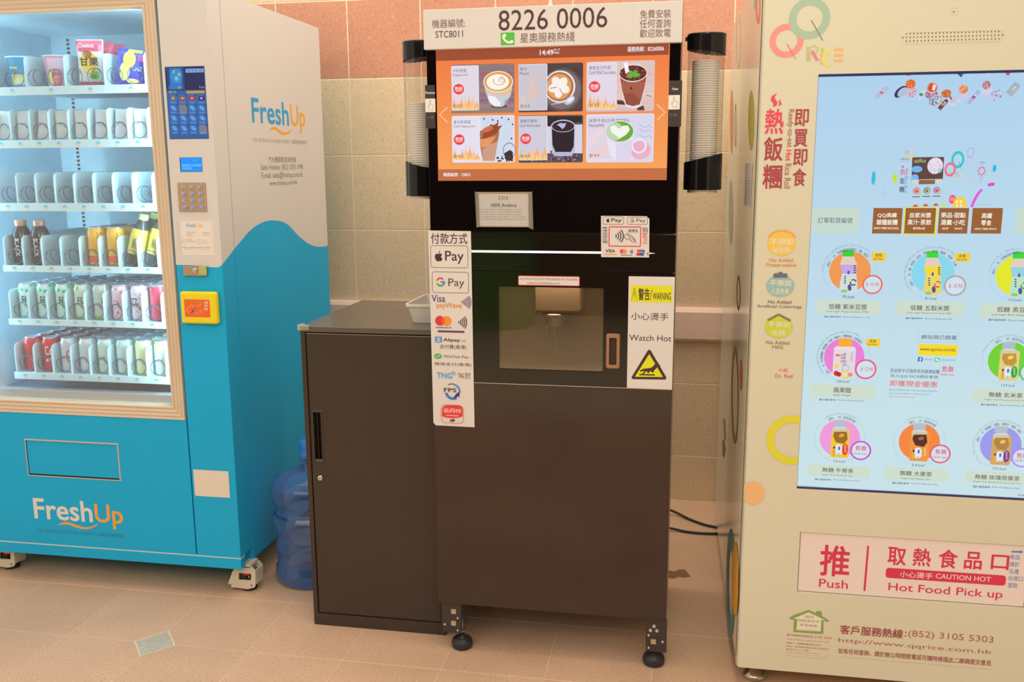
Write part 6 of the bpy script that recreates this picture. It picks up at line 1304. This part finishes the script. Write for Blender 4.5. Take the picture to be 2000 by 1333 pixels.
PRICE = lambda s, x0, y0, x1, y1: [(s, x0, y0, x1, y1, 0)]
SOLD = lambda p, q: [('售罄',) + p + (.02,), ('Sold out',) + q + (.01,)]
prod(k3, 370, 335, 193, 151, (240, 152, 82), (533, 430, 74, (238, 104, 84), PRICE('$ 10.90', 487, 414, 580, 446)), ('93 kcal', 318, 507, 398, 530), (125, 540, 590, 650), ('低糖 紫米豆漿', 218, 568, 492, 613), ('Low-sugar Purple Soybean Milk', 202, 616, 502, 639), (187, 655, 517, 677), [('成份: 水·非基因改造黃豆·糖·紫米', 158, 168, 42, 22), ('Ingredients: Water, NON-GMO Soybeans, Sugar, Purple Rice', 198, 184, 48, 13)], milk(366, 180, 493, (52, 206, 56), (196, 166, 232), (206, 220, 226), (60, 90, 130)), bn=(530, 196, 628, 262))
prod(k3, 970, 350, 198, 155, (134, 214, 236), (1130, 438, 81, (176, 166, 178), PRICE('$ 10.90', 1087, 425, 1183, 458)), ('81 kcal', 915, 520, 993, 540), (712, 548, 1190, 660), ('低糖 五穀米漿', 808, 577, 1088, 622), ('Low-sugar Mixed Grain Rice Milk', 782, 626, 1103, 649), (773, 666, 1111, 690), [('成份: 水·糖·核桃·白米·薏仁·紫米·蕎麥·燕麥·小麥', 162, 215, 20, 22), ('Ingredients: Water, Sugar, Walnuts, White Rice, Job Tears, Purple Rice, Buckwheat, Oat, Wheat', 202, 218, 45, 13)], milk(975, 188, 508, (56, 214, 60), (246, 216, 56), (232, 212, 110), (216, 90, 110)), bn=(1133, 202, 1235, 266))
prod(k3, 1585, 365, 205, 160, (226, 230, 40), (1755, 452, 84, (120, 200, 150), PRICE('$ 10.90', 1710, 440, 1806, 472)), ('114 kcal', 1520, 530, 1607, 551), (1312, 562, 1800, 680), ('低糖 黑豆漿', 1434, 590, 1686, 634), ('Low-sugar Black Soybean Milk', 1398, 638, 1705, 664), (1375, 677, 1715, 703), [('成份: 水·非基因改造黑豆(大豆類)·糖', 172, 178, 40, 22), ('Ingredients: Water, NON-GMO Black Soybeans, Sugar', 210, 172, 45, 13)], milk(1600, 193, 520, (56, 214, 60), (150, 206, 226), (180, 226, 200), (90, 150, 130)))
def vin():
    a.rect(255, 875, 402, 1098, E(226, 214, 222), 26); a.rect(292, 818, 382, 882, E(248, 170, 50), 8); a.poly([(270, 880), (388, 880), (402, 905), (256, 905)], E(232, 222, 228)); a.rect(267, 933, 298, 950, E(240, 110, 80), 3)
    for i, ch in enumerate('感動自己'): a.text(ch, 320, 925 + 24 * i, 342, 945 + 24 * i, E(90, 60, 60), .01)
    for i, ch in enumerate('蘋果醋'): a.text(ch, 302, 935 + 22 * i, 318, 951 + 22 * i, E(120, 90, 90))
    a.ring(338, 1035, 28, 20, E(150, 206, 220)); a.ring(335, 1082, 32, 20, E(244, 214, 50), 0, 360); a.ell(275, 1020, 14, 17, E(244, 216, 40)); a.ell(270, 1072, 17, 20, E(206, 40, 50)); a.ell(290, 1080, 17, 18, E(190, 30, 44)); a.ell(372, 1082, 18, 16, E(244, 140, 110)); a.text('GREAT', 376, 920, 392, 990, E(150, 160, 170), 0, True)
prod(k3, 328, 955, 190, 147, (234, 126, 214), (484, 1043, 78, (232, 84, 134), PRICE('$ 12.90', 450, 1028, 538, 1061)), ('126 kcal', 275, 1120, 362, 1141), (88, 1145, 548, 1260), ('蘋果醋', 252, 1172, 377, 1216), ('Apple Vinegar', 247, 1220, 377, 1242), (148, 1254, 472, 1281), [('成份: 水·天然蘋果醋·葡萄糖·砂糖·蘋果汁·蘋果香料·膠原蛋白', 155, 232, 42, 20), ('Ingredients: Water, Natural Vinegar, Glucose, Sugar, Apple Juice, Apple Flavor, Collagen', 192, 222, 60, 13)], vin, bn=(490, 820, 586, 880))
# advert in the middle
a = S(k3); a.frame(865, 771, 1155, 850, 2, E(160, 186, 206), 8); a.text('網站現已開業', 887, 793, 1143, 831, DT, .01); a.rect(870, 861, 1145, 948, E(246, 218, 30), 10); a.text('www.qqrice.com.hk', 880, 884, 1132, 922, E(60, 54, 70), .01)
a.rect(863, 955, 895, 988, E(50, 110, 180)).text('f', 874, 960, 888, 988, E(240, 240, 250), .03); a.rect(985, 960, 1018, 990, E(90, 200, 120)); a.disc(998, 973, 8, E(240, 250, 245)).disc(1008, 980, 6, E(240, 250, 245)); a.text('QQRiceHK', 903, 965, 968, 981, E(90, 130, 180)).text('QQRiceHKAM', 1030, 969, 1133, 987, E(70, 160, 140))
a.text('安坐家中可隨時享用健康飯糰', 665, 1036, 1016, 1077, DT, .005).text('加入QQ RICE網店會員', 663, 1077, 1008, 1113, DT, .005).text('即獲現金優惠', 662, 1122, 1000, 1176, E(232, 80, 80), .01).text('售罄', 1037, 1020, 1119, 1064, E(222, 76, 116), .02).text('Sold out', 1027, 1070, 1123, 1091, E(222, 76, 116), .01)
a.text('Enjoy healthy rice rolls at home anytime', 655, 1184, 1003, 1211, E(90, 120, 160)).text('become QQRICE e-shop member', 655, 1210, 953, 1233, E(90, 120, 160)).text('Get cash discount', 653, 1232, 835, 1251, E(226, 100, 110)); a.out('shop_notice', msc)
prod(k3, 1518, 980, 196, 151, (112, 208, 50), (1672, 1066, 78, (80, 190, 100), SOLD((1640, 1030, 1712, 1070), (1630, 1078, 1718, 1098))), ('12.9 kcal', 1466, 1150, 1559, 1171), (1258, 1182, 1760, 1300), ('無糖 玄米茶', 1376, 1207, 1617, 1252), ('Sugar-free Roasted Rice Tea', 1347, 1255, 1642, 1279), (1317, 1290, 1650, 1318), [('成份: 水·純天然玄米', 165, 128, 52, 22), ('Ingredients: Water, Natural Roasted Rice, Green Tea', 200, 165, 50, 13)], jar(1520, 845, 1128, (226, 206, 130), (190, 150, 60), (40, 170, 60)))
prod(k4, 435, 420, 218, 172, (236, 154, 216), (612, 523, 90, (192, 84, 196), SOLD((568, 481, 661, 526), (556, 537, 663, 561))), ('3.0 kcal', 383, 602, 476, 626), (158, 637, 685, 762), ('無糖 牛蒡茶', 287, 666, 550, 717), ('Sugar-free Burdock Tea', 288, 720, 545, 748), (225, 758, 600, 791), [('成份: 水·純天然牛蒡', 184, 122, 52, 26), ('Ingredients: Water, Natural Burdock', 224, 126, 56, 15)], jar(437, 268, 588, (240, 196, 50), (150, 104, 40), (226, 70, 60)), sc=1.2)
prod(k4, 1110, 450, 222, 172, (242, 134, 60), (1287, 552, 90, (236, 92, 116), SOLD((1245, 511, 1341, 557), (1232, 565, 1343, 591))), ('5.4 kcal', 1050, 634, 1149, 661), (815, 661, 1355, 790), ('無糖 大麥茶', 947, 692, 1216, 747), ('Sugar-free Barley Tea', 956, 750, 1200, 779), (882, 788, 1267, 824), [('成份: 水·純天然大麥', 186, 120, 50, 26), ('Ingredients: Water, Natural Barley', 228, 122, 52, 15)], jar(1112, 290, 618, (236, 150, 60), (84, 40, 44), (240, 150, 60)), edge=(244, 120, 150), sc=1.2)
prod(k4, 1802, 480, 226, 177, (154, 152, 236), (1982, 585, 92, (176, 136, 236), SOLD((1938, 542, 2036, 590), (1925, 594, 2040, 620))), ('13.2 kcal', 1737, 664, 1843, 691), (1503, 690, 2060, 820), ('無糖 玫瑰荷葉茶', 1584, 724, 1961, 783), ('Sugar-free Rose & Lotus Leaf Tea', 1571, 778, 1968, 814), (1568, 818, 1962, 857), [('成份: 水·玫瑰花·荷葉·決明子·綠茶·菊花', 192, 172, 38, 26), ('Ingredients: Water, Rose Petals, Lotus Leaf, Cassia Seed, Green Tea, Chrysanthemum', 234, 232, 50, 15)], jar(1805, 316, 650, (206, 166, 100), (176, 130, 70), (130, 60, 140)), sc=1.2)
a = S(k4); a.text('v5.1.2(230717.2)', 82, 815, 233, 833, E(160, 180, 190)).text('條碼編號', 1945, 895, 2060, 916, E(70, 66, 110)); a.out('footer_lettering', msc)
